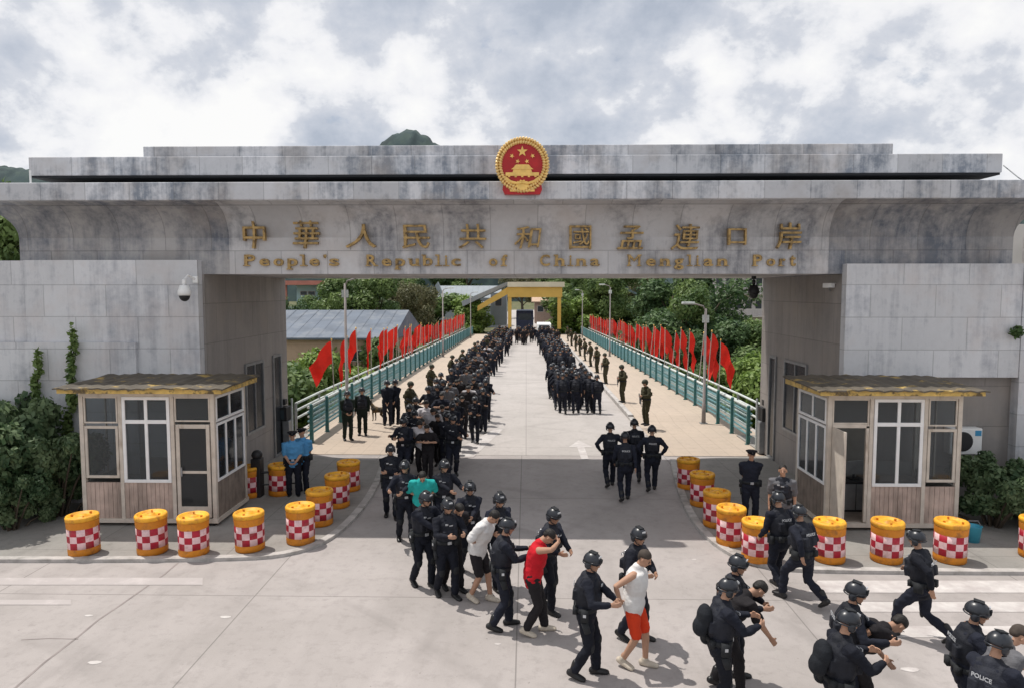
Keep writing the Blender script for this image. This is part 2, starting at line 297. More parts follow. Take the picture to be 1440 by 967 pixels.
# one palette
MT = dict(
 concrete=ground_mat('road_concrete', (.425, .388, .375), (.355, .325, .31), (.235, .215, .205), joint=.012, jx=4.6, jy=6.0, ox=.14, track=.35),
 bridge_road=ground_mat('bridge_concrete', (.47, .435, .415), (.42, .39, .37), (.29, .27, .255), joint=.012, jx=4.3, jy=6.0, ox=0, track=.3),
 pave=ground_mat('sidewalk_paving', (.50, .41, .33), (.46, .38, .31), (.33, .28, .23), joint=.006, jx=.6, jy=.6),
 apron=ground_mat('apron_concrete', (.33, .31, .29), (.27, .26, .24), (.17, .16, .15), joint=.008, jx=3, jy=2),
 kerb=mat('kerb_stone', (.44, .415, .395), .85, .18, 4, .3, stain=((.2, .19, .17), 2.5, .5, .75)),
 paint=mat('road_paint', (.56, .53, .51), .7, .10, 5, stain=((.42, .38, .37), 2.2, .40, .66)),
 wall=stone('gate_stone', (.62, .625, .645), (.24, .255, .295), 1.55, .78, warm=(.58, .52, .50), lo=.49, hi=.66, tone=.13),
 beam=stone('beam_stone', (.53, .525, .535), (.15, .155, .175), 1.15, 1.05, lo=.475, hi=.63, tone=.12, warm=(.43, .385, .355), flat=True),
 cap=stone('cornice_stone', (.60, .61, .64), (.19, .215, .255), 1.05, 2.0, lo=.465, hi=.585, tone=.22, off=0),
 cove=stone('cove_stone', (.46, .44, .41), (.15, .147, .145), 1.15, 2.0, lo=.43, hi=.62, tone=.1, warm=(.38, .32, .27)), wing=stone('wing_stone', (.44, .43, .43), (.12, .135, .165), 1.15, 1.05, lo=.43, hi=.60, tone=.25, warm=(.36, .32, .29), flat=True),
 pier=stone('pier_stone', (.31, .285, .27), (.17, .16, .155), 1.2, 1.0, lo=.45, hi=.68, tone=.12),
 dark=mat('recess_shade', (.016, .018, .022), .8, .2), dark_soffit=mat('soffit_stone', (.10, .10, .105), .8, .25),  # soffit_stone is a plain darker stone grey
 gold=mat('gilt_letters', (.42, .28, .11), .5, .3, 8, metal=.3, stain=((.10, .065, .035), 9, .48, .68)),
 gold2=mat('emblem_gold', (.85, .55, .16), .38, .15, 8, metal=.25), red=mat('emblem_red', (.42, .012, .015), .35, .15, 5), emrim=mat('emblem_rim', (.80, .56, .22), .45, .2, 12, metal=.2),
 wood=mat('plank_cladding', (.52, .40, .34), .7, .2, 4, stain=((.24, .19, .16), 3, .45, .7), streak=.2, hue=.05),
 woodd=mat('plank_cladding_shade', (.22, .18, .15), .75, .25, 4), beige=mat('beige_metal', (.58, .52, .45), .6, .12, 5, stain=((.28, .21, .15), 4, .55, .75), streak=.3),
 wframe=mat('white_window_frame', (.82, .82, .82), .45, .06, 5), brass=mat('yellow_fascia', (.62, .42, .12), .5, .25, 5, stain=((.12, .085, .04), 3.5, .50, .60)),
 roofd=mat('roof_sheet', (.20, .17, .13), .7, .3, 3), steel=mat('grey_steel', (.28, .29, .30), .45, .15, 5, metal=.5), blacksteel=mat('black_steel', (.02, .02, .022), .5, .2),
 orange=mat('orange_plastic', (.66, .235, .014), .6, .2, 5, stain=((.34, .13, .025), 5, .47, .68), hue=.12), lidm=mat('orange_lid', (.86, .42, .03), .55, .15, 5, stain=((.48, .20, .03), 7, .5, .68), hue=.08),
 rred=mat('reflective_red', (.38, .010, .03), .55, .2, 8, stain=((.28, .08, .07), 6, .5, .72), hue=.1), rwhite=mat('reflective_white', (.76, .52, .53), .6, .12, 8, stain=((.45, .30, .27), 6, .5, .74), hue=.06),
 white=mat('white_paint', (.78, .78, .77), .5, .08, 3), railp=mat('teal_post', (.04, .145, .145), .5, .2, 4), railw=mat('pale_pipe', (.58, .62, .60), .5, .15, 4), railt=mat('teal_pipe', (.20, .40, .44), .5, .15, 4),
 flag=mat('red_flag_cloth', (.80, .028, .014), .8, .15, 3, hue=.2), pole=mat('flag_pole', (.45, .40, .35), .6), lamp=mat('lamp_post_metal', (.26, .23, .22), .6, .15),
 glass=glass_mat('window_glass'), darkglass=glass_mat('dark_glass', (.25, .27, .28), .8),
)
# ================================================================== ground
def terr_h(x, y):
    h = -.25
    t = min(1, max(0, (y-25.5)/3))*min(1, max(0, (101-y)/5))
    h -= 4.3*t
    s = min(1, max(0, (abs(x)-9)/16)); h += t*1.7*s
    h += .25*t*noise.noise(Vector((x*.15, y*.15, 0)))
    if y > 101: h = -1.0
    return h
tb = MB(); xs = [-1500, -500, -200, -100, -60, -45]+[i*3 for i in range(-13, 14)]+[45, 60, 100, 200, 500, 1500]
ys = [-60, -5, 10, 20, 24, 25.6, 27, 28.6, 30]+[33+i*4 for i in range(16)]+[96, 98, 100.9, 101.2, 110, 140, 200, 400, 1000, 3000]
for y in ys:
    for x in xs: tb.v.append((x, y, terr_h(x, y)))
nx = len(xs)
for j in range(len(ys)-1):
    for i in range(nx-1): tb.f.append((j*nx+i, j*nx+i+1, (j+1)*nx+i+1, (j+1)*nx+i)); tb.mi.append(0)
m_soil = mat('grassy_soil', (.085, .10, .04), .95, .35, .5, .5, 8, stain=((.25, .17, .11), .5, .52, .66))
tag(tb.build('ground', m_soil, smooth=True), kind='structure')
pb = MB(); pb.box(-70, 70, -20, 26.2, -.5, 0); tag(pb.build('plaza_pavement', MT['concrete']), kind='structure')
XL, XR = -7.99, 7.74
db = MB(); db.box(-8.75, 8.85, 26.21, 101, -.9, 0); tag(db.build('bridge_deck', MT['bridge_road']), kind='structure')
rb = MB(); rb.add([(-4.28, 22.8, .006), (4.28, 22.8, .006), (4.28, 101, .006), (-4.28, 101, .006)], [(0, 1, 2, 3)]); rb.add([(-4.28, 101, .006), (4.28, 101, .006), (6, 240, .006), (-6, 240, .006)], [(0, 1, 2, 3)])
tag(rb.build('road', MT['bridge_road']), kind='structure')
for sx, x1 in ((-1, 8.55), (1, 8.65)):
    sb = MB(); x0 = 4.5
    prof = [(22.8, .012), (28.6, .016), (29.6, .17), (101, .17)]
    for (ya, za), (yb, zb) in zip(prof[:-1], prof[1:]):
        vs = [(sx*x0, ya, za), (sx*x1, ya, za), (sx*x1, yb, zb), (sx*x0, yb, zb), (sx*x0, ya, -.01), (sx*x1, ya, -.01), (sx*x1, yb, -.01), (sx*x0, yb, -.01)]
        sb.add(vs, [(0, 1, 2, 3), (0, 3, 7, 4), (1, 5, 6, 2)])
    tag(sb.build('sidewalk', MT['pave']), kind='structure')
    kb = MB()
    for i in range(72):
        y = 29.6+i; kb.box(min(sx*4.28, sx*4.495), max(sx*4.28, sx*4.495), y+.01, y+.99, -.01, .185)
    kb.box(min(sx*4.28, sx*4.495), max(sx*4.28, sx*4.495), 28.4, 29.6, -.01, .1)
    tag(kb.build('kerb', MT['kerb'], bevel=.02), kind='structure')
def path_strip(pts, wd, z0, z1, name, m, kind='structure'):
    b = MB(); P = [Vector((p[0], p[1], 0)) for p in pts]; n = len(P); vs = []
    for i, p in enumerate(P):
        d = (P[min(i+1, n-1)]-P[max(0, i-1)]).normalized(); q = Vector((-d.y, d.x, 0))*wd/2
        for s, z in ((-1, z0), (-1, z1), (1, z1), (1, z0)): vs.append((p.x+q.x*s, p.y+q.y*s, z))
    fs = []
    for i in range(n-1):
        for k in range(4): k2 = (k+1) % 4; fs.append((i*4+k, i*4+k2, (i+1)*4+k2, (i+1)*4+k))
    fs += [(0, 1, 2, 3), tuple((n-1)*4+k for k in (3, 2, 1, 0))]
    b.add(vs, fs); return tag(b.build(name, m), kind=kind)
def smooth_pts(P, it=2):
    P = [Vector((p[0], p[1], 0)) for p in P]
    for _ in range(it):
        Q = [P[0]]
        for a, b in zip(P[:-1], P[1:]): Q += [a*.75+b*.25, a*.25+b*.75]
        Q.append(P[-1]); P = Q
    return P
eL = smooth_pts([G(-420, 786), G(60, 789), G(330, 787), G(410, 781), G(468, 758), G(512, 712), G(532, 676), G(540, 650)])
eR = smooth_pts([G(946, 648), G(956, 690), G(975, 733), G(1012, 772), G(1070, 799), G(1160, 804), G(1440, 806), G(1800, 806)])
path_strip(eL, .17, -.02, .07, 'island_kerb', MT['kerb']); path_strip(eR, .17, -.02, .07, 'island_kerb', MT['kerb'])
for E, xe in ((eL, -30), (eR, 30)):
    b = MB(); pl = [(p.x, p.y) for p in E]; q = (pl+[(XL, 22.7), (XL, 26), (xe, 26)]) if xe < 0 else (list(reversed(pl))+[(XR, 22.7), (XR, 26), (xe, 26)])
    b.slab(q, -.02, .055); tag(b.build('island_pavement', MT['apron']), kind='structure')
# faded zebra bands and arrow painted on the road
for a, b_, c, d in ((1135, 1700, 816, 833), (1185, 1700, 846, 860), (1240, 1700, 880, 896)):
    z = MB(); p0 = G(a, d); p1 = G(b_, d); p2 = G(b_, c); p3 = G(a+15, c)
    z.add([(p.x, p.y, .006) for p in (p0, p1, p2, p3)], [(0, 1, 2, 3)]); tag(z.build('crossing_stripe', MT['paint']), kind='structure')
m_faint = mat('worn_paint', (.47, .43, .42), .8, .1, 5, stain=((.41, .375, .365), 1.6, .36, .50))
for a, b_, c, d in ((-300, 285, 812, 822), (-300, 100, 843, 850)):
    z = MB(); p0 = G(a, d); p1 = G(b_, d); p2 = G(b_, c); p3 = G(a, c)
    z.add([(p.x, p.y, .006) for p in (p0, p1, p2, p3)], [(0, 1, 2, 3)]); tag(z.build('crossing_stripe', m_faint), kind='structure')
a0 = G(818, 632); ab = MB()
ar = [(-.12, -1.4), (.12, -1.4), (.12, .4), (.42, .4), (0, 1.5), (-.42, .4), (-.12, .4)]
ab.add([(a0.x+x, a0.y+y, .011) for x, y in ar], [tuple(range(7))]); tag(ab.build('road_arrow', MT['paint']), kind='structure')
z = MB(); p = G(662, 640); z.add([(p.x-.9, p.y-.3, .011), (p.x+.1, p.y-.3, .011), (p.x+.9, p.y+4.4, .011), (p.x+.55, p.y+4.4, .011)], [(0, 1, 2, 3)]); tag(z.build('road_marking', MT['paint']), kind='structure')
m_crack = mat('crack_filler', (.25, .22, .21), .9, .2)
path_strip([G(*q)+Vector((random.uniform(-.03, .03), random.uniform(-.03, .03), 0)) for q in ((252, 790), (232, 806), (215, 818), (196, 833), (175, 848), (142, 870), (110, 895), (66, 930), (20, 967), (-30, 1000))], .035, -.01, .004, 'road_crack', m_crack)
path_strip([G(*q) for q in ((110, 898), (70, 897), (30, 899))], .02, -.01, .004, 'road_crack', m_crack)
for (px, py, s) in ((133, 931, .1), (317, 867, .09), (125, 865, .07), (1280, 941, .13), (976, 786, .05), (700, 905, .05)):
    b = MB(); p = G(px, py); b.add([(p.x+s*(1+.3*math.sin(k*2.3))*math.cos(k*.785), p.y+.5*s*math.sin(k*.785), .004) for k in range(8)], [tuple(range(8))]); tag(b.build('road_spot', MT['paint']), kind='structure')
# ================================================================== the gate
gate = empty('border_gate', (0, 17.55, 0), 0, 'long grey stone gate hall with stepped flat roof spanning the road', 'gate')
def part(name, mb, m, parent=gate, bevel=0, smooth=False):
    o = mb.build(name, m, None, smooth, bevel); o.parent = parent
    if parent is not None: o.matrix_parent_inverse = Matrix.Translation(-Vector(parent.location)) if parent.parent is None else Matrix.Identity(4)
    return o
zb = Wp(740, 385.5, 17.55).z; zt = Wp(740, 334, 17.55).z; zc0 = Wp(740, 280.5, 16.6).z; zc1 = Wp(740, 255, 16.6).z
X0 = Wp(27, 340, 17.55).x; X1 = Wp(1425, 340, 17.55).x; XC0, XC1 = -13.8, 13.5
xs0, xs1 = Wp(322, 340, 17.55).x, Wp(1166, 340, 17.55).x
b = MB(); b.box(xs0, xs1, 17.55, 23.5, zb, zt); part('beam', b, MT['beam'])
b = MB(); b.box(X0, xs0-.004, 17.553, 23.5, zb, zt); part('beam_wing', b, MT['wing']); b = MB(); b.box(xs1+.004, X1, 17.553, 23.5, zb, zt); part('beam_wing', b, MT['wing'])
# coved soffit under the cornice, one length over each stretch of the beam
pr = [(17.55-.89*(1-math.cos(t*math.pi/20)), zt+(zc0-zt)*math.sin(t*math.pi/20)) for t in range(11)]
for xa_, xb2, ea, eb, mm_ in ((X0, xs0-.004, 1, 0, 'wing'), (xs0, xs1, 0, 0, 'beam'), (xs1+.004, X1, 0, 1, 'wing')):
    b = MB(); vs = []; fs = []
    for (y, z_) in pr: k = (17.55-y)/.95*1.1; vs += [(xa_-k*ea, y, z_), (xb2+k*eb, y, z_)]
    for i in range(len(pr)-1): fs.append((2*i, 2*i+1, 2*i+3, 2*i+2))
    nn_ = len(vs); vs += [(xa_, 23.5, zt), (xb2, 23.5, zt), (xa_-1.1*ea, 23.5, zc0), (xb2+1.1*eb, 23.5, zc0)]; fs += [tuple(range(0, nn_, 2))+(nn_+2, nn_), (nn_+1, nn_+3)+tuple(range(nn_-1, 0, -2)), (nn_, nn_+2, nn_+3, nn_+1), (nn_-2, nn_-1, nn_+3, nn_+2)]
    b.add(vs, fs); cv = part('cove', b, MT[mm_])
    for pg in list(cv.data.polygons)[:10]: pg.use_smooth = True
b = MB(); b.box(XC0, XC1, 16.6, 23.9, zc0, zc1); part('cornice', b, MT['cap'], bevel=.02)
cs0 = Wp(740, 245, 17.4).z; cs1 = Wp(740, 218.5, 17.4).z; xa = Wp(40, 230, 17.4).x; xb_ = Wp(1410, 230, 17.4).x
b = MB(); b.box(xa+1.9, xb_-1.9, 19.2, 23.2, zc1, cs0); part('roof_recess', b, MT['dark'])  # gap under the slab: its shade is put into a near-black colour
b = MB(); b.box(xa, xb_, 17.4, 23.6, cs0, cs1); sl = part('roof_slab', b, MT['cap'], bevel=.02)
b = MB(); b.box(xa+.03, xb_-.03, 17.43, 23.5, cs0-.05, cs0-.002); part('slab_underside_shade', b, MT['dark'])  # thin near-black sheet standing in for shade beneath the slab
b = MB(); b.box(Wp(201, 210, 17.5).x, Wp(1256, 210, 17.5).x, 17.5, 23.4, cs1, Wp(740, 204, 17.5).z); part('roof_upper_tier', b, MT['cap'], bevel=.02)
zbt = Wp(150, 366, 17.3).z; zrt = Wp(1300, 371, 17.3).z; zr0 = Wp(1300, 530, 17.3).z; zl0 = Wp(100, 481, 17.3).z
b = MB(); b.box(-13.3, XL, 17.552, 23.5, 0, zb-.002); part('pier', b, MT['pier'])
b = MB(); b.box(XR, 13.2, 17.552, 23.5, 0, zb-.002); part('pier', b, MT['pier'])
xj = Wp(36, 450, 17.3).x
b = MB(); b.box(xj+.012, XL-.05, 17.3, 17.55, 0, zbt); part('side_block', b, MT['wall'])
b = MB(); b.box(-20, xj-.012, 17.33, 20.5, 0, zbt-.01); part('side_block', b, MT['wall'])
b = MB(); b.box(-20, Wp(190, 480, 17.2).x, 17.2, 17.298, 0, zl0); part('wall_course', b, MT['wall'])
xk = Wp(1436, 450, 17.3).x
b = MB(); b.box(XR-.05, xk, 17.3, 17.55, zr0, zrt); part('side_block', b, MT['wall'])
b = MB(); b.box(xk+.01, 20, 17.28, 20.5, 0, zrt-.02); part('side_block', b, MT['wall'])
def pier_opening(side, y0, y1, z0, z1, door=False):
    x = XL if side < 0 else XR; s = 1 if side < 0 else -1
    o = MB(); t = .07
    X = lambda d: x+s*d
    def bx(bb, d0, d1, *a): bb.box(min(X(d0), X(d1)), max(X(d0), X(d1)), *a)
    bx(o, .003, .05, y0, y0+t, z0, z1); bx(o, .003, .05, y1-t, y1, z0, z1); bx(o, .003, .05, y0+t, y1-t, z1-t, z1); bx(o, .003, .05, y0+t, y1-t, z0, z0+t)
    if not door: bx(o, .003, .045, (y0+y1)/2-.02, (y0+y1)/2+.02, z0+t, z1-t)
    f = part('door' if door else 'window', o, MT['steel']); g = MB(); bx(g, .002, .012, y0+t, y1-t, z0+t, z1-t)
    q = g.build('leaf' if door else 'pane', mat('dark_opening', (.03, .034, .04), .25, .2)); q.parent = f; q.matrix_parent_inverse = f.matrix_parent_inverse.copy(); 
    q.matrix_parent_inverse = Matrix.Identity(4)
pier_opening(-1, 19.9, 21.3, 1.2, 3.25); pier_opening(-1, 22.1, 22.85, .06, 3.3, True)
pier_opening(1, 19.6, 21.3, 1.2, 3.3); pier_opening(1, 22.0, 22.6, .06, 3.3, True)
# ---- lettering
def text_mesh(s, size, extrude, offset=0.0):
    cu = bpy.data.curves.new('t', 'FONT'); cu.body = s; cu.size = size; cu.extrude = extrude; cu.offset = offset; cu.resolution_u = 4
    o = bpy.data.objects.new('t', cu); C.objects.link(o); dg = bpy.context.evaluated_depsgraph_get()
    me = bpy.data.meshes.new_from_object(o.evaluated_get(dg)); bpy.data.objects.remove(o); bpy.data.curves.remove(cu); return me
def place_glyph(name, s, px0, px1, py0, py1, Y, parent, depth=.05, off=.0, shear=0.0, serif=(), m='gold'):
    me = text_mesh(s, 1.0, .5, off); co = np.array([v.co[:] for v in me.vertices]); lo = co.min(0); hi = co.max(0)
    A = Wp(px0, py1, Y); B = Wp(px1, py0, Y); n = co.copy(); n[:, 0] = (co[:, 0]-lo[0])/(hi[0]-lo[0]); n[:, 1] = (co[:, 1]-lo[1])/(hi[1]-lo[1]); n[:, 2] = (co[:, 2]-lo[2])/(hi[2]-lo[2])
    bb = MB(); W_, H_ = B.x-A.x, B.z-A.z
    vs = [(A.x+(p[0]+shear*(p[1]-.5)+.06*math.sin(p[1]*3)*(1 if shear else 0))*W_, Y-depth*p[2], A.z+p[1]*H_) for p in n]
    bb.add(vs, [tuple(p.vertices) for p in me.polygons]); bpy.data.meshes.remove(me)
    for (u0, u1, v) in serif:
        t = H_*.09; zc = A.z+v*H_ - (t if v > .5 else 0); bb.box(A.x+u0*W_, A.x+u1*W_, Y-depth*.97, Y-.002, zc, zc+t)
    o = bb.build(name, MT[m]); o.parent = parent; o.matrix_parent_inverse = Matrix.Translation(-Vector(parent.location)); return o
YT = 17.548
lt = empty('chinese_lettering', (0, YT, 6.2), 0, 'row of eleven gilt Chinese characters fixed on the stone beam', 'lettering')
rows = [('中', 343, 373, 312, 350), ('華', 413, 448, 310, 350), ('人', 489, 531, 316, 349), ('民', 566, 603, 317, 350), ('共', 645, 682, 316, 350), ('和', 723, 759, 319, 350), ('國', 800, 831, 318, 351), ('孟', 868, 904, 318, 351), ('連', 944, 982, 316, 352), ('口', 1022, 1048, 322, 345), ('岸', 1090, 1124, 314, 351)]
for i, (ch, a, b_, c, d) in enumerate(rows): place_glyph('character', ch, a, b_, c, d, YT, lt, .125, .002, .06*((i % 3)-1)+.05)
le = empty('english_lettering', (0, YT, 5.9), 0, 'line of small gilt Roman letters naming the port, fixed on the beam below the characters', 'lettering')
SER = {'P': [(-.12, .5, 0)], 'R': [(-.1, .42, 0), (.7, 1.1, 0)], 'p': [(-.12, .5, 0)], 'l': [(-1.2, 2.2, 0), (-1.2, 1, 1)], 'i': [(-1.2, 2.2, 0)], 'b': [(-.15, .3, 1)], 'u': [(-.15, .3, 1), (.85, 1.15, 0)], 'h': [(-.15, .4, 0), (.6, 1.15, 0), (-.15, .2, 1)],
       'n': [(-.15, .4, 0), (.6, 1.15, 0)], 'M': [(-.1, .25, 0), (.75, 1.1, 0), (-.1, .2, 1), (.8, 1.1, 1)], 'r': [(-.2, .8, 0)], 'f': [(-.1, .9, 0)], 't': []}
def word(s, px0, px1, base=374.5):
    adv = {"'": .42, 'l': .5, 'i': .5, 'M': 1.25, 'P': 1.0, 'R': 1.05, 'C': 1.05, 'f': .7, 'r': .75, 't': .72, 's': .78, 'c': .8}
    ws = [adv.get(c, .9) for c in s]; tot = sum(ws); x = px0; k = (px1-px0)/tot
    for c, w_ in zip(s, ws):
        wpx = w_*k; gw = {"'": .16, 'l': .12, 'i': .12}.get(c, .62)*k*(1.25 if c == 'M' else 1.05 if c in 'PRC' else .72 if c in 'frt' else 1)
        cxp = x+wpx/2; top = base-16 if c in "PRCMlbhf'" else (base-15 if c in 'it' else base-10.5); bot = base
        if c in 'pg': bot = base+5
        if c == "'": bot = base-11
        place_glyph('letter', c, cxp-gw/2, cxp+gw/2, top, bot, YT, le, .06, .0 if c == 'M' else .022, 0, SER.get(c, ()), 'gold'); x += wpx
word("People's", 341, 479); word('Republic', 512, 650); word('of', 685, 716); word('China', 755, 846); word('Menglian', 878, 1025); word('Port', 1055, 1121)
# ---- emblem
EY = 16.45; ec = Wp(734.5, 233, EY); em = empty('national_emblem', tuple(ec), 0, 'round red and gold emblem with five stars over a gate, fixed to the cornice', 'emblem')
def epart(name, mb, m, smooth=False): o = mb.build(name, MT[m], em, smooth); return o
RX, RZ = .615, .62
def disc(rx, rz, y0, y1, n=48, c=(0, 0), a0=0, a1=2*math.pi): return [(c[0]+rx*math.cos(a0+(a1-a0)*k/n), c[1]+rz*math.sin(a0+(a1-a0)*k/n)) for k in range(n)]
b = MB(); b.prism(disc(.47, .485, 0, 0), -.05, .12); epart('field', b, 'red')
b = MB(); n_ = 54
for k in range(n_):   # wheat ears: a thick wreath of grains
    a = -math.pi/2+2*math.pi*(k+.5)/n_
    for j, rr in enumerate((.50, .575)):
        c_ = Vector((rr*math.cos(a)*1.0, -.08, rr*math.sin(a)*1.02)); b.ell(c_, (.05, .05, .032), Matrix.Rotation(-a+.5*(-1)**j, 3, 'Y'), 6, 5)
b.prism(disc(.60, .615, 0, 0), -.03, .10); epart('wheat_wreath', b, 'emrim', False)
def star(b, cx_, cz, r, rot=0, y0=-.075, y1=-.045):
    b.prism([(cx_+(r if k % 2 == 0 else r*.4)*math.sin(rot+k*math.pi/5), cz+(r if k % 2 == 0 else r*.4)*math.cos(rot+k*math.pi/5)) for k in range(10)], y0, y1)
for (sx, sz, sr, rt) in ((0, .30, .125, 0), (-.235, .20, .055, .5), (.235, .20, .055, -.5), (-.105, .08, .055, .3), (.105, .08, .055, -.3)):
    b = MB(); star(b, sx, sz, sr, rt); epart('star', b, 'gold2')
b = MB()
b.prism([(-.22, -.17), (.22, -.17), (.20, -.09), (-.20, -.09)], -.085, -.045); b.prism([(-.25, -.10), (.25, -.10), (.17, -.04), (-.17, -.04)], -.10, -.045); b.prism([(-.19, -.04), (.19, -.04), (.14, .005), (-.14, .005)], -.095, -.045)
b.box(-.38, .38, -.085, -.045, -.245, -.17)
for k in range(5): b.prism([(-.30+.15*k-.025, -.275), (-.30+.15*k+.025, -.275), (-.30+.15*k+.025, -.245), (-.30+.15*k-.025, -.245)], -.08, -.045)
epart('gate_tower_relief', b, 'gold2')
b = MB()   # ribbon swags and gear
for s in (-1, 1):
    P_ = [Vector((s*.40, -.09, -.27)), Vector((s*.27, -.11, -.38)), Vector((s*.12, -.12, -.42)), Vector((0, -.12, -.40))]; b.tube(P_, [(.035, .03)]*4, 8)
epart('ribbon_cord', b, 'gold2', True)
b = MB(); b.prism([(-.42, -.33), (-.30, -.43), (.30, -.43), (.42, -.33), (.45, -.55), (.40, -.66), (-.40, -.66), (-.45, -.55)], -.07, .10); epart('ribbon', b, 'red')
b = MB(); g_ = []
for k in range(24):
    r_ = .17 if k % 2 else .135; g_.append((r_*math.cos(k*math.pi/12), -.46+r_*.75*math.sin(k*math.pi/12)))
b.prism(g_, -.125, -.05); b.box(-.28, .28, -.10, -.06, -.60, -.55); b.box(-.30, -.16, -.09, -.06, -.54, -.50); b.box(.16, .30, -.09, -.06, -.54, -.50); epart('gear_wheel', b, 'gold2')
# ---- things on the gate
def dome_camera(loc, m, label, drop=.0, arm=(0, .3, .1)):
    t = empty('security_camera', loc, 0, label, 'camera', 'security cameras on the gate')
    b = MB(); b.lathe([(.10, -.02), (.13, -.12), (.15, -.16), (.15, -.24), (.13, -.27)], 16); b.lathe([(.03, -.02), (.05, .02), (.05, .10), (.02, .13)], 12); b.build('housing', m, t, True)
    b = MB(); b.ell((0, 0, -.27), (.125, .125, .14), None, 16, 8, math.pi/2, math.pi); b.build('lens_dome', MT['blacksteel'], t, True)
    b = MB(); b.tube([(0, 0, .1), (arm[0]*.3, arm[1]*.4, arm[2]+.1), arm], .025, 8); b.box(arm[0]-.06, arm[0]+.06, arm[1]-.02, arm[1]+.02, arm[2]-.08, arm[2]+.08); b.build('bracket', m, t); return t
p = Wp(259, 400, 16.95); dome_camera(p, MT['white'], 'white dome camera with black lens on the left stone block', arm=(.12, .33, .12))
p = Wp(1060, 400, 20.2); dome_camera(p, MT['blacksteel'], 'black dome camera hanging under the right end of the beam', arm=(0, 0, zb-p.z-.01))
p = Wp(1165, 402, 18.1); t = empty('bullet_camera', p, R(20), 'small white box camera on the right pier face', 'camera', 'security cameras on the gate')
b = MB(); b.box(-.06, .06, -.16, .14, -.05, .05); b.box(-.075, .075, -.19, .12, .045, .065); b.build('housing', MT['white'], t, bevel=.01); b = MB(); b.tube([(0, 0, -.05), (.1, .05, -.12), (XR-p.x, .1, -.12)], .02, 6); b.build('bracket', MT['steel'], t)
b = MB(); p = Wp(43, 255, 17.0); b.tube([(p.x, p.y, zc1-.01), (p.x, p.y, zc1+.35)], .022, 8); b.lathe([(.05, zc1-.005), (.05, zc1+.02), (.02, zc1+.03)], 10, ax=(p.x, p.y)); tag(b.build('marker_rod', MT['white']), 'thin white rod standing on the left end of the cornice', 'rod')
b = MB(); b.tube([Wp(1411, 233, 17.6), Wp(1432, 250, 16.8), Wp(1450, 262, 16.65), Wp(1480, 268, 16.9)], .012, 6); tag(b.build('overhead_cable', MT['steel']), 'thin cable running off the right end of the roof', 'cable')
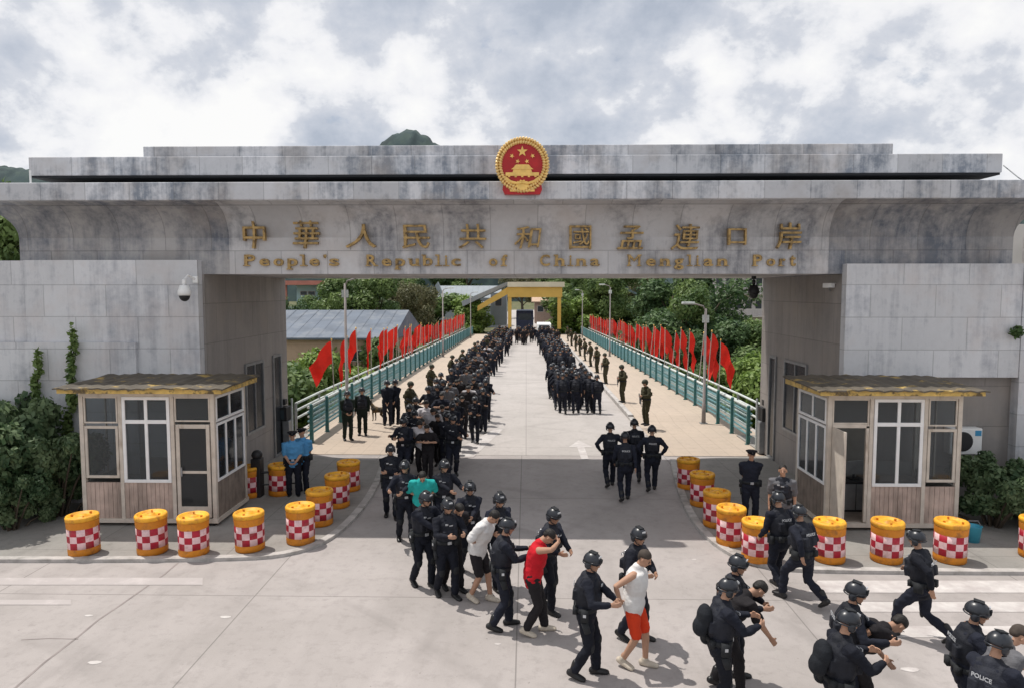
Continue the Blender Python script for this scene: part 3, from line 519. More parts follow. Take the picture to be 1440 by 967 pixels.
# ================================================================== booths
def booth(xc, dr, W_, label, y0=15.5, D=1.78, open_door=False):
    """xc: road-side front corner; dr: direction away from the road"""
    t = empty('guard_booth', (xc+dr*W_/2, y0+D/2, .055), 0, label, 'booth', 'glazed guard booths at the gate'); ox = -dr*W_/2
    H0 = .2; Zs = 1.04; Zt = 2.98
    X = lambda x: ox+dr*x
    def bx(b, x0, x1, ya, yb, z0, z1, mi=0): b.box(min(X(x0), X(x1)), max(X(x0), X(x1)), -D/2+ya, -D/2+yb, z0-.055, z1-.055, mi)
    def pb(name, b, m, parent=t, **k): return b.build(name, m, parent, **k)
    b = MB(); bx(b, -.03, W_+.03, -.03, D-.02, .13, .22); pb('floor_frame', b, MT['beige'])
    for x in (.15, W_-.15):
        for y in (.12, D-.2): q = MB(); bx(q, x-.08, x+.08, y-.08, y+.08, .055, .13); pb('foot', q, MT['blacksteel'])
    for x in (0, W_-.09):
        for y in (0, D-.11): q = MB(); bx(q, x, x+.09, y, y+.09, .22, 3.08); pb('corner_post', q, MT['beige'])
    zs_ = {}
    def planks(x0, x1, name='cladding'):
        b = MB(); n = max(2, int(round((x1-x0)/.1))); w_ = (x1-x0)/n
        for k in range(n): bx(b, x0+k*w_+.004, x0+(k+1)*w_-.004, .012+.004*(k % 2), .04, .222, Zs)
        bx(b, x0, x1, .04, .055, .222, Zs); pb(name, b, MT['wood'], bevel=0)
    dw = .82
    planks(.99, 2.08); planks(2.16, W_-.09)
    q = MB(); bx(q, .91, .99, 0, .08, .22, 3.08); pb('pillar', q, MT['beige'])
    q = MB(); bx(q, 2.08, 2.16, 0, .08, .22, 3.08); pb('pillar', q, MT['beige'])
    def window(x0, x1, z0, z1, m, mull=(), trans=(), fw=.055, y=.0, gl='glass', name='window'):
        b = MB(); bx(b, x0, x1, y, y+.06, z0, z0+fw); bx(b, x0, x1, y, y+.06, z1-fw, z1); bx(b, x0, x0+fw, y, y+.06, z0+fw, z1-fw); bx(b, x1-fw, x1, y, y+.06, z0+fw, z1-fw)
        for mm in mull: bx(b, mm-fw/2, mm+fw/2, y+.004, y+.056, z0+fw, z1-fw)
        for tt in trans: bx(b, x0+fw, x1-fw, y-.003, y+.057, tt-fw*.6, tt+fw*.6)
        f = pb(name, b, m, bevel=.006); g = MB(); bx(g, x0+fw, x1-fw, y+.028, y+.034, z0+fw, z1-fw); g.build('pane', MT[gl], f); return f
    window(1.0, 2.07, Zs+.002, Zt, MT['wframe'], (1.535,), (2.42,), .07, -.012)
    window(2.18, W_-.1, Zs+.1, 2.32, MT['beige'], (), (), .06, .005); window(2.18, W_-.1, 2.38, Zt, MT['beige'], (), (), .035, .01)
    window(.1, .9, 2.42, Zt, MT['beige'], (), (), .035, .01)
    # door on the road side of the front
    if open_door:
        q = MB(); bx(q, .1, .14, -.62, .03, .24, 2.36); bx(q, .84, .9, 0, .06, .24, 2.38); bx(q, .1, .9, 0, .05, 2.34, 2.42)
        f = pb('door', q, MT['beige']); f['label'] = 'door standing open outwards'
    else:
        q = MB(); bx(q, .12, .2, 0, .05, .25, 2.36); bx(q, .8, .88, 0, .05, .25, 2.36); bx(q, .2, .8, 0, .05, 2.27, 2.36); bx(q, .2, .8, 0, .05, .25, .5); bx(q, .2, .8, .005, .045, 1.25, 1.31)
        f = pb('door', q, MT['beige'], bevel=.005); g = MB(); bx(g, .2, .8, .022, .028, .5, 1.25); bx(g, .2, .8, .022, .028, 1.31, 2.27); g.build('pane', MT['darkglass'], f)
        h = MB(); bx(h, .74, .77, -.05, -.02, 1.2, 1.4); h.build('handle', MT['steel'], f)
    # side wall facing the road
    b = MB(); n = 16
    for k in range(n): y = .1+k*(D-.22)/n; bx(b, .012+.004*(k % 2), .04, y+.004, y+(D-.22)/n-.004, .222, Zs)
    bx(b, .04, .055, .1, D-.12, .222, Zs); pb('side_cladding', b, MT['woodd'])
    def swin(ya, yb, z0, z1, mull, m, fw=.055):
        b = MB(); bx(b, -.01, .05, ya, yb, z0, z0+fw); bx(b, -.01, .05, ya, yb, z1-fw, z1); bx(b, -.01, .05, ya, ya+fw, z0+fw, z1-fw); bx(b, -.01, .05, yb-fw, yb, z0+fw, z1-fw)
        for mm in mull: bx(b, -.006, .046, mm-fw/2, mm+fw/2, z0+fw, z1-fw)
        f = pb('window', b, m, bevel=.006); g = MB(); bx(g, .018, .024, ya+fw, yb-fw, z0+fw, z1-fw); g.build('pane', MT['glass'], f)
    swin(.1, D-.12, Zs+.002, 2.36, (.62, 1.14), MT['wframe']); swin(.1, D-.12, 2.4, Zt, (.85,), MT['wframe'])
    # far side and back
    q = MB(); bx(q, W_-.05, W_-.01, .1, D-.12, .222, Zs); bx(q, .1, W_-.1, D-.06, D-.02, .222, 1.2); bx(q, .1, W_-.1, D-.06, D-.02, 2.6, 3.05); bx(q, W_/2-.6, W_/2+.3, D-.06, D-.02, 1.2, 2.6); pb('rear_wall', q, mat('booth_inside', (.30, .29, .27), .8))
    q = MB(); bx(q, .09, W_-.09, 0.002, .078, Zt+.002, 3.08); bx(q, .002, .078, .09, D-.11, Zt+.002, 3.08); bx(q, W_-.078, W_-.002, .09, D-.11, Zt+.002, 3.08); bx(q, W_-.06, W_-.03, .9, .95, Zs, Zt); pb('head_rail', q, MT['beige'])
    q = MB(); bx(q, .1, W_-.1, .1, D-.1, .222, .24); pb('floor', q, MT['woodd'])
    # roof: thin sheet over a yellow fascia, buckled
    b = MB(); bx(b, -.3, W_+.28, -.3, D+.0, 3.09, 3.2); pb('fascia', b, MT['brass'])
    b = MB(); nn = 26; vs, fs = [], []
    for i in range(nn+1):
        for j in range(5):
            x = -.36+(W_+.70)*i/nn; y = -.36+(D+.38)*j/4; z_ = 3.215+.02*(i % 2)+.05*abs(noise.noise(Vector((x*1.3, y*1.7, dr*5))))-.02+.07*j/4; vs.append((X(x), -D/2+y, z_-.055))
    for i in range(nn):
        for j in range(4): a = i*5+j; fs.append((a, a+1, a+6, a+5))
    o_ = len(vs); vs += [(v[0], v[1], v[2]-.03) for v in vs]; fs += [tuple(q+o_ for q in reversed(f)) for f in fs]
    rim = [i*5 for i in range(nn+1)]
    for a, c_ in zip(rim[:-1], rim[1:]): fs.append((a, c_, c_+o_, a+o_))
    for j in range(4): fs.append((j, j+1, j+1+o_, j+o_)); k = nn*5+j; fs.append((k, k+1, k+1+o_, k+o_))
    b.add(vs, fs); pb('roof_sheet', b, mat('weathered_roof', (.10, .085, .065), .7, .3, 3, stain=((.42, .29, .09), 2.2, .56, .64)))
    return t
booth(-6.93, -1, 3.04, 'glazed plank guard booth with yellow roof edge on the left, its dark glass door shut', open_door=False)
booth(6.59, 1, 2.90, 'glazed plank guard booth on the right beside the air conditioner, its door standing open', open_door=True)
def desk(x, y, label):
    t = empty('desk', (x, y, .185), 0, label, 'desk', 'desks inside the booths'); b = MB(); b.box(-.6, .6, -.3, .3, .72, .76); b.build('desktop', MT['woodd'], t)
    for sx in (-1, 1): q = MB(); q.box(sx*.55-.02, sx*.55+.02, -.28, .28, 0, .72); q.build('leg', MT['steel'], t)
desk(-8.4, 16.6, 'small brown desk inside the left booth'); desk(8.5, 16.6, 'small brown desk inside the right booth')
t = empty('monitor', (7.65, 16.5, .945), R(20), 'grey box monitor on a stand inside the right booth behind the open doorway', 'monitor'); b = MB(); b.box(-.24, .24, -.03, .02, .12, .44); b.build('screen', MT['steel'], t, bevel=.01); b = MB(); b.box(-.1, .1, -.08, .08, 0, .02); b.box(-.02, .02, -.01, .02, .02, .14); b.build('stand', MT['blacksteel'], t)
t = empty('metal_cabinet', (7.6, 16.5, .24), 0, 'low dark cabinet under the monitor in the right booth', 'cabinet'); b = MB(); b.box(-.3, .3, -.25, .25, 0, .705); b.build('cabinet_body', MT['blacksteel'], t, bevel=.01); b = MB(); b.box(-.28, -.01, -.262, -.252, .05, .65); b.box(.01, .28, -.262, -.252, .05, .65); b.build('door', MT['steel'], t)
# air conditioner on the wall behind the right booth
p = Wp(1368, 622, 17.1); t = empty('air_conditioner', (p.x, 17.3, p.z), 0, 'white outdoor air conditioner with round black fan grille and blue sticker beside the right booth', 'air conditioner')
b = MB(); b.box(-.45, .32, -.05, .24, -.32, .32); b.build('casing', MT['white'], t, bevel=.02)
b = MB(); b.lathe([(.24, 0), (.24, .02), (.22, .03), (.0, .03)], 24, M4=Matrix.Translation((-.15, -.05, 0)) @ Matrix.Rotation(R(90), 4, 'X')); b.build('fan_grille', MT['blacksteel'], t)
b = MB(); b.box(.14, .29, -.056, -.051, .14, .27); b.build('sticker', mat('blue_sticker', (.05, .28, .5), .4), t)
for s in (-.3, .2): b = MB(); b.box(s-.02, s+.02, -.03, .245, -.36, -.322); b.build('bracket', MT['steel'], t)
# payment / camera cabinets at the far ends of the piers
def lane_box(px, Y, label):
    p = Wp(px, 640, Y); t = empty('lane_terminal', (p.x, Y, .055), 0, label, 'terminal', 'lane terminals at the rear of the piers')
    b = MB(); b.box(-.30, .30, -.22, .22, 0, 1.05); b.build('cabinet', MT['steel'], t, bevel=.02)
    b = MB(); b.box(-.24, .24, -.26, .2, 1.05, 1.5); b.build('screen_housing', MT['blacksteel'], t, bevel=.02)
    b = MB(); b.box(-.16, .16, -.275, -.262, 1.12, 1.42); b.build('screen', mat('dead_screen', (.05, .07, .08), .15), t)
    b = MB(); b.tube([(.30, .1, 0), (.30, .1, 1.75)], .035, 8); b.tube([(-.30, .1, 0), (-.30, .1, 1.75)], .035, 8); b.build('post', MT['railw'], t)
    b = MB(); b.box(-.15, .15, -.1, .12, 1.56, 1.74); b.build('camera_head', MT['blacksteel'], t, bevel=.02); return t
lane_box(398, 23.0, 'grey lane terminal with black camera head behind the left pier'); lane_box(1077, 23.2, 'grey lane terminal with black camera head by the right pier')
t = empty('barrier_machine', (G(363, 700).x, G(363, 700).y, .055), 0, 'dark folding barrier machine and rail behind the left booth', 'barrier')
b = MB(); b.box(-.12, .12, -.15, .15, 0, 1.0); b.build('cabinet', MT['blacksteel'], t, bevel=.02); b = MB(); b.tube([(.1, 0, .62), (1.05, .2, .62)], .03, 8); b.tube([(.1, 0, .3), (1.05, .2, .3)], .02, 8); b.build('rail', MT['blacksteel'], t); b = MB(); b.ell((0, 0, 1.08), (.14, .14, .13)); b.build('lamp_head', MT['blacksteel'], t, True)
p = G(1367, 764); t = empty('blue_bucket', (p.x, p.y, .055), 0, 'light blue plastic bucket beside the rightmost barrels and the bush', 'bucket')
b = MB(); b.lathe([(.13, 0), (.17, .33), (.18, .34), (.165, .34), (.13, .03), (0, .03)], 20); b.build('bucket_body', mat('blue_plastic', (.06, .36, .50), .4), t, True); b = MB(); b.tube([(-.17, 0, .33), (-.1, .0, .44), (.1, 0, .44), (.17, 0, .33)], .01, 6); b.build('handle', MT['steel'], t)
# ================================================================== barrels
def make_barrel():
    t = empty('crash_barrel'); H_ = .83; r = .305; n = 36
    b = MB(); b.lathe([(r*.93, 0), (r*1.0, .02), (r*1.01, .10), (r*.985, .17), (r*.985, .56), (r*1.01, .60), (r*1.03, .70), (r*1.02, .735)], n); b.build('drum', MT['orange'], t, True)
    b = MB(); b.lathe([(r*1.05, .735), (r*1.06, .80), (r*1.0, H_), (r*.86, H_), (r*.82, H_-.035), (.09, H_-.03), (.085, H_-.005), (0, H_)], n); b.build('lid', MT['lidm'], t, True)
    b = MB(); b.lathe([(r*1.0, .155), (r*1.0, .295), (r*1.0, .435), (r*1.0, .575)], n, mif=lambda i, k: ((k//3)+i) % 2); b.build('reflective_band', [MT['rred'], MT['rwhite']], t, True)
    b = MB()
    for k in range(3): b.box(-.02, .02, -.015, .015, H_-.03, H_+.012, M4=Matrix.Rotation(k*2.1, 4, 'Z') @ Matrix.Translation((.2, 0, 0)))
    b.build('lug', MT['orange'], t); return t
bar0 = None
BAR = [(119, 776, 'leftmost barrel, in front of the left booth near the bush', 0), (215, 775, 'second barrel from the left, in front of the white booth window', 0), (273, 777, 'third barrel from the left, in front of the left booth door', 0), (352, 771, 'fourth barrel from the left, beside the corner of the left booth', 0),
 (423, 761, 'barrel at the bend of the left kerb, nearest below the blue-shirted police', 0), (450, 736, 'second barrel going in along the left kerb', 0), (475, 711, 'third barrel going in along the left kerb', 0), (491, 688, 'farthest barrel along the left kerb', 0),
 (351, 697, 'shaded barrel behind the left booth beside the barrier machine', 0), (394, 694, 'shaded barrel behind the two blue-shirted police', 0),
 (968, 685, 'farthest barrel along the right kerb', 1), (987, 709, 'second farthest barrel along the right kerb', 1), (1007, 738, 'third barrel from the far end of the right kerb', 1), (1027, 763, 'barrel on the right kerb below the capped guard', 1),
 (1064, 786, 'barrel at the bend of the right kerb, half hidden by officers', 1), (1166, 787, 'barrel in front of the open door of the right booth', 1), (1246, 787, 'barrel below the white window of the right booth', 1), (1335, 787, 'barrel beside the blue bucket', 1), (1456, 782, 'barrel cut off by the right edge of the picture', 1)]
for i, (px, py, lb, rr) in enumerate(BAR):
    p = G(px, py, .055)
    if bar0 is None: o = bar0 = make_barrel()
    else: o = copy_tree(bar0)
    o.location = (p.x, p.y, .056); o.rotation_euler = (random.uniform(-.02, .02), random.uniform(-.02, .02), random.uniform(0, 6.28)); o.scale = (.95, .95, .95*random.uniform(.98, 1.02)); tag(o, 'orange checked '+lb, 'barrel', 'checked crash barrels by the booths')
# ================================================================== bridge rails
def rail(side):
    s = side; x = -7.55 if s < 0 else 7.72
    t = empty('bridge_railing', (x, 24.6, 0), 0, ('teal and pale pipe railing along the %s side of the bridge' % ('left' if s < 0 else 'right')), 'railing', 'railings of the bridge')
    y = 0; k = 0
    while y < 76:
        b = MB(); zb_ = .0 if y < 4.5 else .17; b.box(-.06, .06, y-.05, y+.05, zb_, 1.32); b.box(-.09, .09, y-.08, y+.08, zb_, zb_+.03); b.ell((0, y, 1.34), (.06, .06, .05), None, 8, 5); b.build('post', MT['railp'], t); y += 1.95; k += 1
    for j, z_ in enumerate((.30, .46, .62, .78, .94, 1.10, 1.27)):
        b = MB(); b.tube([(s*.075, -.1, z_), (s*.075, 76, z_)], .036 if j < 6 else .05, 8); b.build('pipe', MT['railw'] if j in (6, 4, 2) else MT['railt'], t, True)
    b = MB(); kk = 0
    while kk*.13 < 76: b.tube([(s*.02, kk*.13, .3), (s*.02, kk*.13, 1.24)], .009, 4, caps=False); kk += 1
    tag(b.build('balusters', MT['railt'], t), kind='stuff')
    return t
rail(-1); rail(1)
for s, x in ((-1, -8.65), (1, 8.75)):   # grey outer pipe parapet
    b = MB(); t = empty('pipe_parapet', (x, 26.3, 0), 0, 'grey outer pipe rack outside the %s railing' % ('left' if s < 0 else 'right'), 'parapet', 'outer pipe racks of the bridge')
    for z_ in (.55, .85, 1.12): b.tube([(0, 0, z_), (0, 74, z_)], .045, 6)
    b.build('pipes', MT['railw'], t, True)
    for k in range(25): q = MB(); q.box(-.04, .04, k*3-.04, k*3+.04, -.4, 1.15); q.build('bracket', MT['steel'], t)
# ================================================================== flags
def make_flag(seed, spread):
    rnd = random.Random(seed); t = empty('red_flag'); Hh = 3.0
    b = MB(); b.tube([(0, 0, -.5), (0, 0, Hh)], [.022, .014], 7); b.build('flagpole', MT['pole'], t)
    b = MB(); b.ell((0, 0, Hh+.03), (.03, .03, .05), None, 8, 6); b.build('finial', MT['gold2'], t, True)
    nu, nv = 18, 12; b = MB(); ph = rnd.uniform(0, 6); rnd_f = rnd.uniform(7, 12)
    for side in (0, 1):
        vs = []
        for j in range(nv+1):
            v = j/nv
            for i in range(nu+1):
                u = i/nu; L_ = 1.45; a = R(20+60*(1-spread)); droop = a*(.35+.65*min(1, u*1.6))
                xx = 0; zz_ = 0; st = 24
                xx = L_*u*math.cos(droop)*(.75+.25*spread)*(.55+.45*(1-v*.6)); zz_ = -L_*u*math.sin(droop)
                fold = (math.sin(u*rnd_f+ph+v*2.2)*.12*u+math.sin(u*17+ph*2+v*3)*.04*u+math.sin(v*7+ph)*.04*u)
                vs.append((xx+.02, fold+side*.004, Hh-.05-v*.95*(1-.12*u)+zz_+.02*math.sin(u*12+ph)))
        fs = [(j*(nu+1)+i, j*(nu+1)+i+1, (j+1)*(nu+1)+i+1, (j+1)*(nu+1)+i) for j in range(nv) for i in range(nu)]
        b.add(vs, fs if side else [tuple(reversed(f)) for f in fs])
    me = bpy.data.meshes.new('flag_cloth'); me.from_pydata(b.v, [], b.f); me.materials.append(MT['flag']); me.polygons.foreach_set('use_smooth', [True]*len(me.polygons))
    o = bpy.data.objects.new('flag_cloth', me); C.objects.link(o); o.parent = t; return t
fl = [make_flag(s, sp) for s, sp in ((1, .55), (2, .12), (3, .0), (4, .25), (5, .4), (6, .08))]; used = [False]*6
ORD = ['nearest', 'second', 'third', 'fourth', 'fifth', 'sixth', 'seventh', 'eighth', 'ninth', 'tenth', 'eleventh', 'twelfth']
def put_flag(i, x, y, rz, k, s, label, tilt):
    if not used[i]: o = fl[i]; used[i] = True
    else: o = copy_tree(fl[i])
    o.location = (x, y, .17); o.rotation_euler = (random.uniform(-.10, .10), tilt, rz); o.scale = (s*(random.uniform(.9, 1.3) if i < 5 or x > 0 else random.uniform(1.2, 1.9)), s*random.uniform(.8, 1.5), s); tag(o, label, 'flag', 'red flags along the bridge')
Ly = [30.6, 33, 35.2, 37.9, 41.2, 42.6]; y = 44
while y < 97: Ly.append(y); y += random.uniform(.95, 1.5)
for i, y in enumerate(Ly):
    k = 0 if i == 0 else (3 if i == 2 else random.choice((1, 2, 2, 3)) if i < 5 else random.choice((0, 3, 4, 0, 4, 3)))
    put_flag(k, -8.35, y, math.pi+random.uniform(-.5, .5) if i < 5 else math.pi+random.uniform(-1.2, .6), i, 1.02 if i in (0, 1) else 1.12 if i < 3 else float(np.interp(y, [37, 42, 60, 97], [1.0, .97, .90, .97]))*random.uniform(.92, 1.1), ('red flag on a pole outside the left railing, %s from the gate%s' % (ORD[i], ', streaming furthest out' if i == 0 else '')) if i < 12 else 'red flag in the dense far run outside the left railing', random.uniform(-.06, .03))
Ry = [31.2, 33.3, 35.0, 37.4, 39.5, 41.5, 43.4, 45.4, 47.2, 49]; y = 50.2
while y < 97: Ry.append(y); y += random.uniform(1.2, 2.4)
for i, y in enumerate(Ry):
    k = random.choice((3, 4, 0, 3)) if i not in (1, 3) else 1
    put_flag(k, 8.45, y, random.uniform(-.4, .4), i, float(np.interp(y, [31, 40, 56, 95], [1.06, 1.06, .98, .94]))*random.uniform(.94, 1.05), ('red flag on a pole outside the right railing, %s from the gate' % ORD[i]) if i < 12 else 'red flag in the far run outside the right railing', random.uniform(-.03, .08))
for o, u in zip(fl, used):
    if not u:
        for ch in list(o.children): bpy.data.objects.remove(ch)
        bpy.data.objects.remove(o)
# ================================================================== lamp posts
def lamp_post(x, y, h, label):
    t = empty('street_lamp', (x, y, .17 if y > 29.6 else .016), 0, label, 'street lamp', 'street lamps on the bridge'); s = -1 if x > 0 else 1
    b = MB(); b.tube([(0, 0, 0), (0, 0, .8), (0, 0, .82), (0, 0, h)], [.085, .08, .06, .045], 10); b.build('pole', MT['lamp'], t, True)
    b = MB(); b.box(-.14, .14, -.14, .14, 0, .03); b.build('base_plate', MT['steel'], t)
    b = MB(); b.tube([(0, 0, h-.1), (s*.1, 0, h+.1), (s*.55, 0, h+.22)], .03, 8); b.build('arm', MT['lamp'], t, True)
    b = MB(); b.box(min(s*.45, s*.95), max(s*.45, s*.95), -.12, .12, h+.17, h+.27); b.build('lamp_head', MT['railw'], t, bevel=.03)
    b = MB(); b.box(-.03, -.005, -.16, .16, h*.74, h*.88) if False else b.box(-.13, .13, -.04, .0-.005, h-.55, h-.25); b.build('junction_box', MT['railw'], t)
for y, n_ in ((27.6, 'nearest'), (60, 'middle'), (90, 'far')):
    lamp_post(-7.05, y, 5.6, n_+' tall lamp post on the left sidewalk of the bridge'); lamp_post(7.15, y+.9, 4.6 if y < 30 else 5.9, n_+' tall lamp post on the right sidewalk of the bridge')
# ================================================================== trees and bushes
LM = dict(dark=leaf_mat('leaf_dark', (.03, .07, .028), (.11, .18, .065), .5), mid=leaf_mat('leaf_mid', (.065, .12, .035), (.20, .28, .09), .5), light=leaf_mat('leaf_light', (.11, .19, .035), (.26, .36, .09), .6),
          brown=leaf_mat('leaf_olive', (.09, .10, .045), (.19, .18, .09), .5), bush=leaf_mat('leaf_bush', (.04, .085, .035), (.19, .26, .13), 1.5), far=leaf_mat('leaf_far', (.02, .05, .035), (.05, .09, .06), .2))
m_bark = mat('bark', (.09, .07, .05), .9, .3, 6)
def leaf_cloud(b, blobs, n, size, rnd, asp=.55):
    tot = sum(r[0]*r[2] for c, r in blobs)
    for c, r in blobs:
        k = int(n*r[0]*r[2]/tot)
        for _ in range(k):
            d = Vector((rnd.gauss(0, 1), rnd.gauss(0, 1), rnd.gauss(0, 1))).normalized(); q = rnd.random()**.35*(1+.22*noise.noise(d*2.3+Vector(c)))
            p = Vector(c)+Vector((d.x*r[0], d.y*r[1], d.z*r[2]))*q; s = size*rnd.uniform(.6, 1.3)
            nrm = (d+Vector((rnd.gauss(0, .6), rnd.gauss(0, .6), rnd.gauss(0, .6)+.4))).normalized(); u = nrm.orthogonal().normalized(); u = (Matrix.Rotation(rnd.uniform(0, 6.28), 3, nrm) @ u); v = nrm.cross(u)*asp
            o = len(b.v); b.v += [tuple(p-u*s), tuple(p-v*s+u*s*.1-nrm*s*.1), tuple(p+u*s-nrm*s*.2), tuple(p+v*s+u*s*.1-nrm*s*.1)]; b.f.append((o, o+1, o+2, o+3)); b.mi.append(0)
def flat_mesh(b, name, m, parent):
    me = bpy.data.meshes.new(name); me.from_pydata(b.v, [], b.f); me.materials.append(m); o = bpy.data.objects.new(name, me); C.objects.link(o); o.parent = parent; return o
def make_tree(seed, m, n=11000, size=.13, H_=8, W_=3.2):
    rnd = random.Random(seed); t = empty('tree'); b = MB(); base = H_*.32
    b.tube([(0, 0, -.3), (.08, .05, base*.6), (.05, .15, H_*.5), (.0, 0, H_*.75)], [.2*H_/8, .15*H_/8, .11*H_/8, .04], 8)
    blobs = []
    for k in range(15):
        a = rnd.uniform(0, 6.28); zz_ = rnd.uniform(base, H_*.9); rr = W_*math.sin(max(.25, min(1, (zz_-base*.5)/(H_-base*.5)))*math.pi*.88)*.75*rnd.uniform(.45, 1); c = (rr*math.cos(a), rr*math.sin(a), zz_)
        s = W_*rnd.uniform(.24, .44); blobs.append((c, (s, s, s*.8))); b.tube([(.05, .1, max(base*.7, zz_*.6)), tuple(Vector(c)*.6+Vector((0, 0, zz_*.3))), c], [.06*H_/8, .04*H_/8, .015], 5)
    b.build('trunk', m_bark, t, True); lb = MB(); leaf_cloud(lb, blobs, n, size, rnd); flat_mesh(lb, 'crown', m, t); return t
def make_bush(seed, m, n=2500, size=.12, R_=1.0, H_=1.2, nb=9, bs=(.3, .5)):
    rnd = random.Random(seed); t = empty('bush'); b = MB(); blobs = []
    for k in range(nb):
        a = rnd.uniform(0, 6.28); rr = R_*rnd.uniform(0, .8); zz_ = H_*rnd.uniform(.15, .98); s = R_*rnd.uniform(*bs); blobs.append(((rr*math.cos(a), rr*math.sin(a), zz_), (s, s, s*H_/R_*.7))); b.tube([(0, 0, -.2), (rr*.5*math.cos(a), rr*.5*math.sin(a), zz_*.5), (rr*math.cos(a), rr*math.sin(a), zz_)], [.03, .02, .008], 5)
    b.build('stems', m_bark, t, True); lb = MB(); leaf_cloud(lb, blobs, n, size, rnd); flat_mesh(lb, 'foliage', m, t); return t
TP = {}
def put_tree(kind, x, y, z, h, wscale, label, cat='tree', group=None):
    key = kind
    if key not in TP:
        mk = {'dark': lambda: make_tree(11, LM['dark']), 'mid': lambda: make_tree(12, LM['mid']), 'light': lambda: make_tree(13, LM['light'], 9000), 'brown': lambda: make_tree(14, LM['brown'], 8000), 'mid2': lambda: make_tree(15, LM['mid'], 11000, .14), 'dark2': lambda: make_tree(16, LM['dark'], 12000, .13, 8, 3.8),
              'blight': lambda: make_bush(21, LM['light'], 9000, .055), 'bmid': lambda: make_bush(22, LM['mid'], 9000, .055), 'bdark': lambda: make_bush(23, LM['bush'], 11000, .05, 1.0, 1.2, 18, (.16, .34))}[kind]
        o = TP[key] = mk()
    else: o = copy_tree(TP[key])
    bh = 8.0 if kind[0] != 'b' or kind == 'brown' else 1.3
    rad = (1.0 if bh < 2 else 3.4)*h/bh*wscale
    if 26 < y < 101 and abs(x) < 9.3+rad: x = math.copysign(9.3+rad, x)
    o.location = (x, y, z); o.rotation_euler = (0, 0, random.uniform(0, 6.28)); o.scale = (h/bh*wscale, h/bh*wscale, h/bh); tag(o, label, cat, group); return o
GT = 'trees beyond the bridge'; GB = 'bushes beside the bridge'
def at(px, Y): return Wp(px, 450, Y).x
# right bank: dense wall of green
for (px, Y, h, ws, kind, lb) in ((1040, 44, 6.6, 1.2, 'mid', 'leafy green tree nearest the right pier, behind the flags'), (1000, 50, 7.6, 1.1, 'dark', 'dark green tree behind the nearest flags on the right'), (940, 60, 10.5, .85, 'mid2', 'bright green tree behind the middle flags on the right'),
    (925, 64, 11.5, 1.2, 'dark2', 'broad dark tree rising behind the middle of the right flags'), (890, 74, 12.5, 1.1, 'dark', 'tall dark tree left of the broad dark tree on the right bank'), (862, 104, 13, 1.0, 'mid', 'green tree behind the far flags on the right'),
    (835, 112, 12, .9, 'mid2', 'bright green tree beside the far end of the right sidewalk'), (803, 122, 10, .95, 'mid', 'green tree right beside the yellow far gate'), (1085, 50, 7, 1.1, 'mid2', 'low tree mostly hidden by the right pier'), (955, 84, 11.5, .9, 'light', 'pale green tree in front of the white balconied building'), (1020, 66, 6.5, 1.2, 'light', 'pale tree below the white balconied building')):
    put_tree(kind, at(px, Y), Y, terr_h(at(px, Y), Y)-.2, h, ws, lb, 'tree', GT)
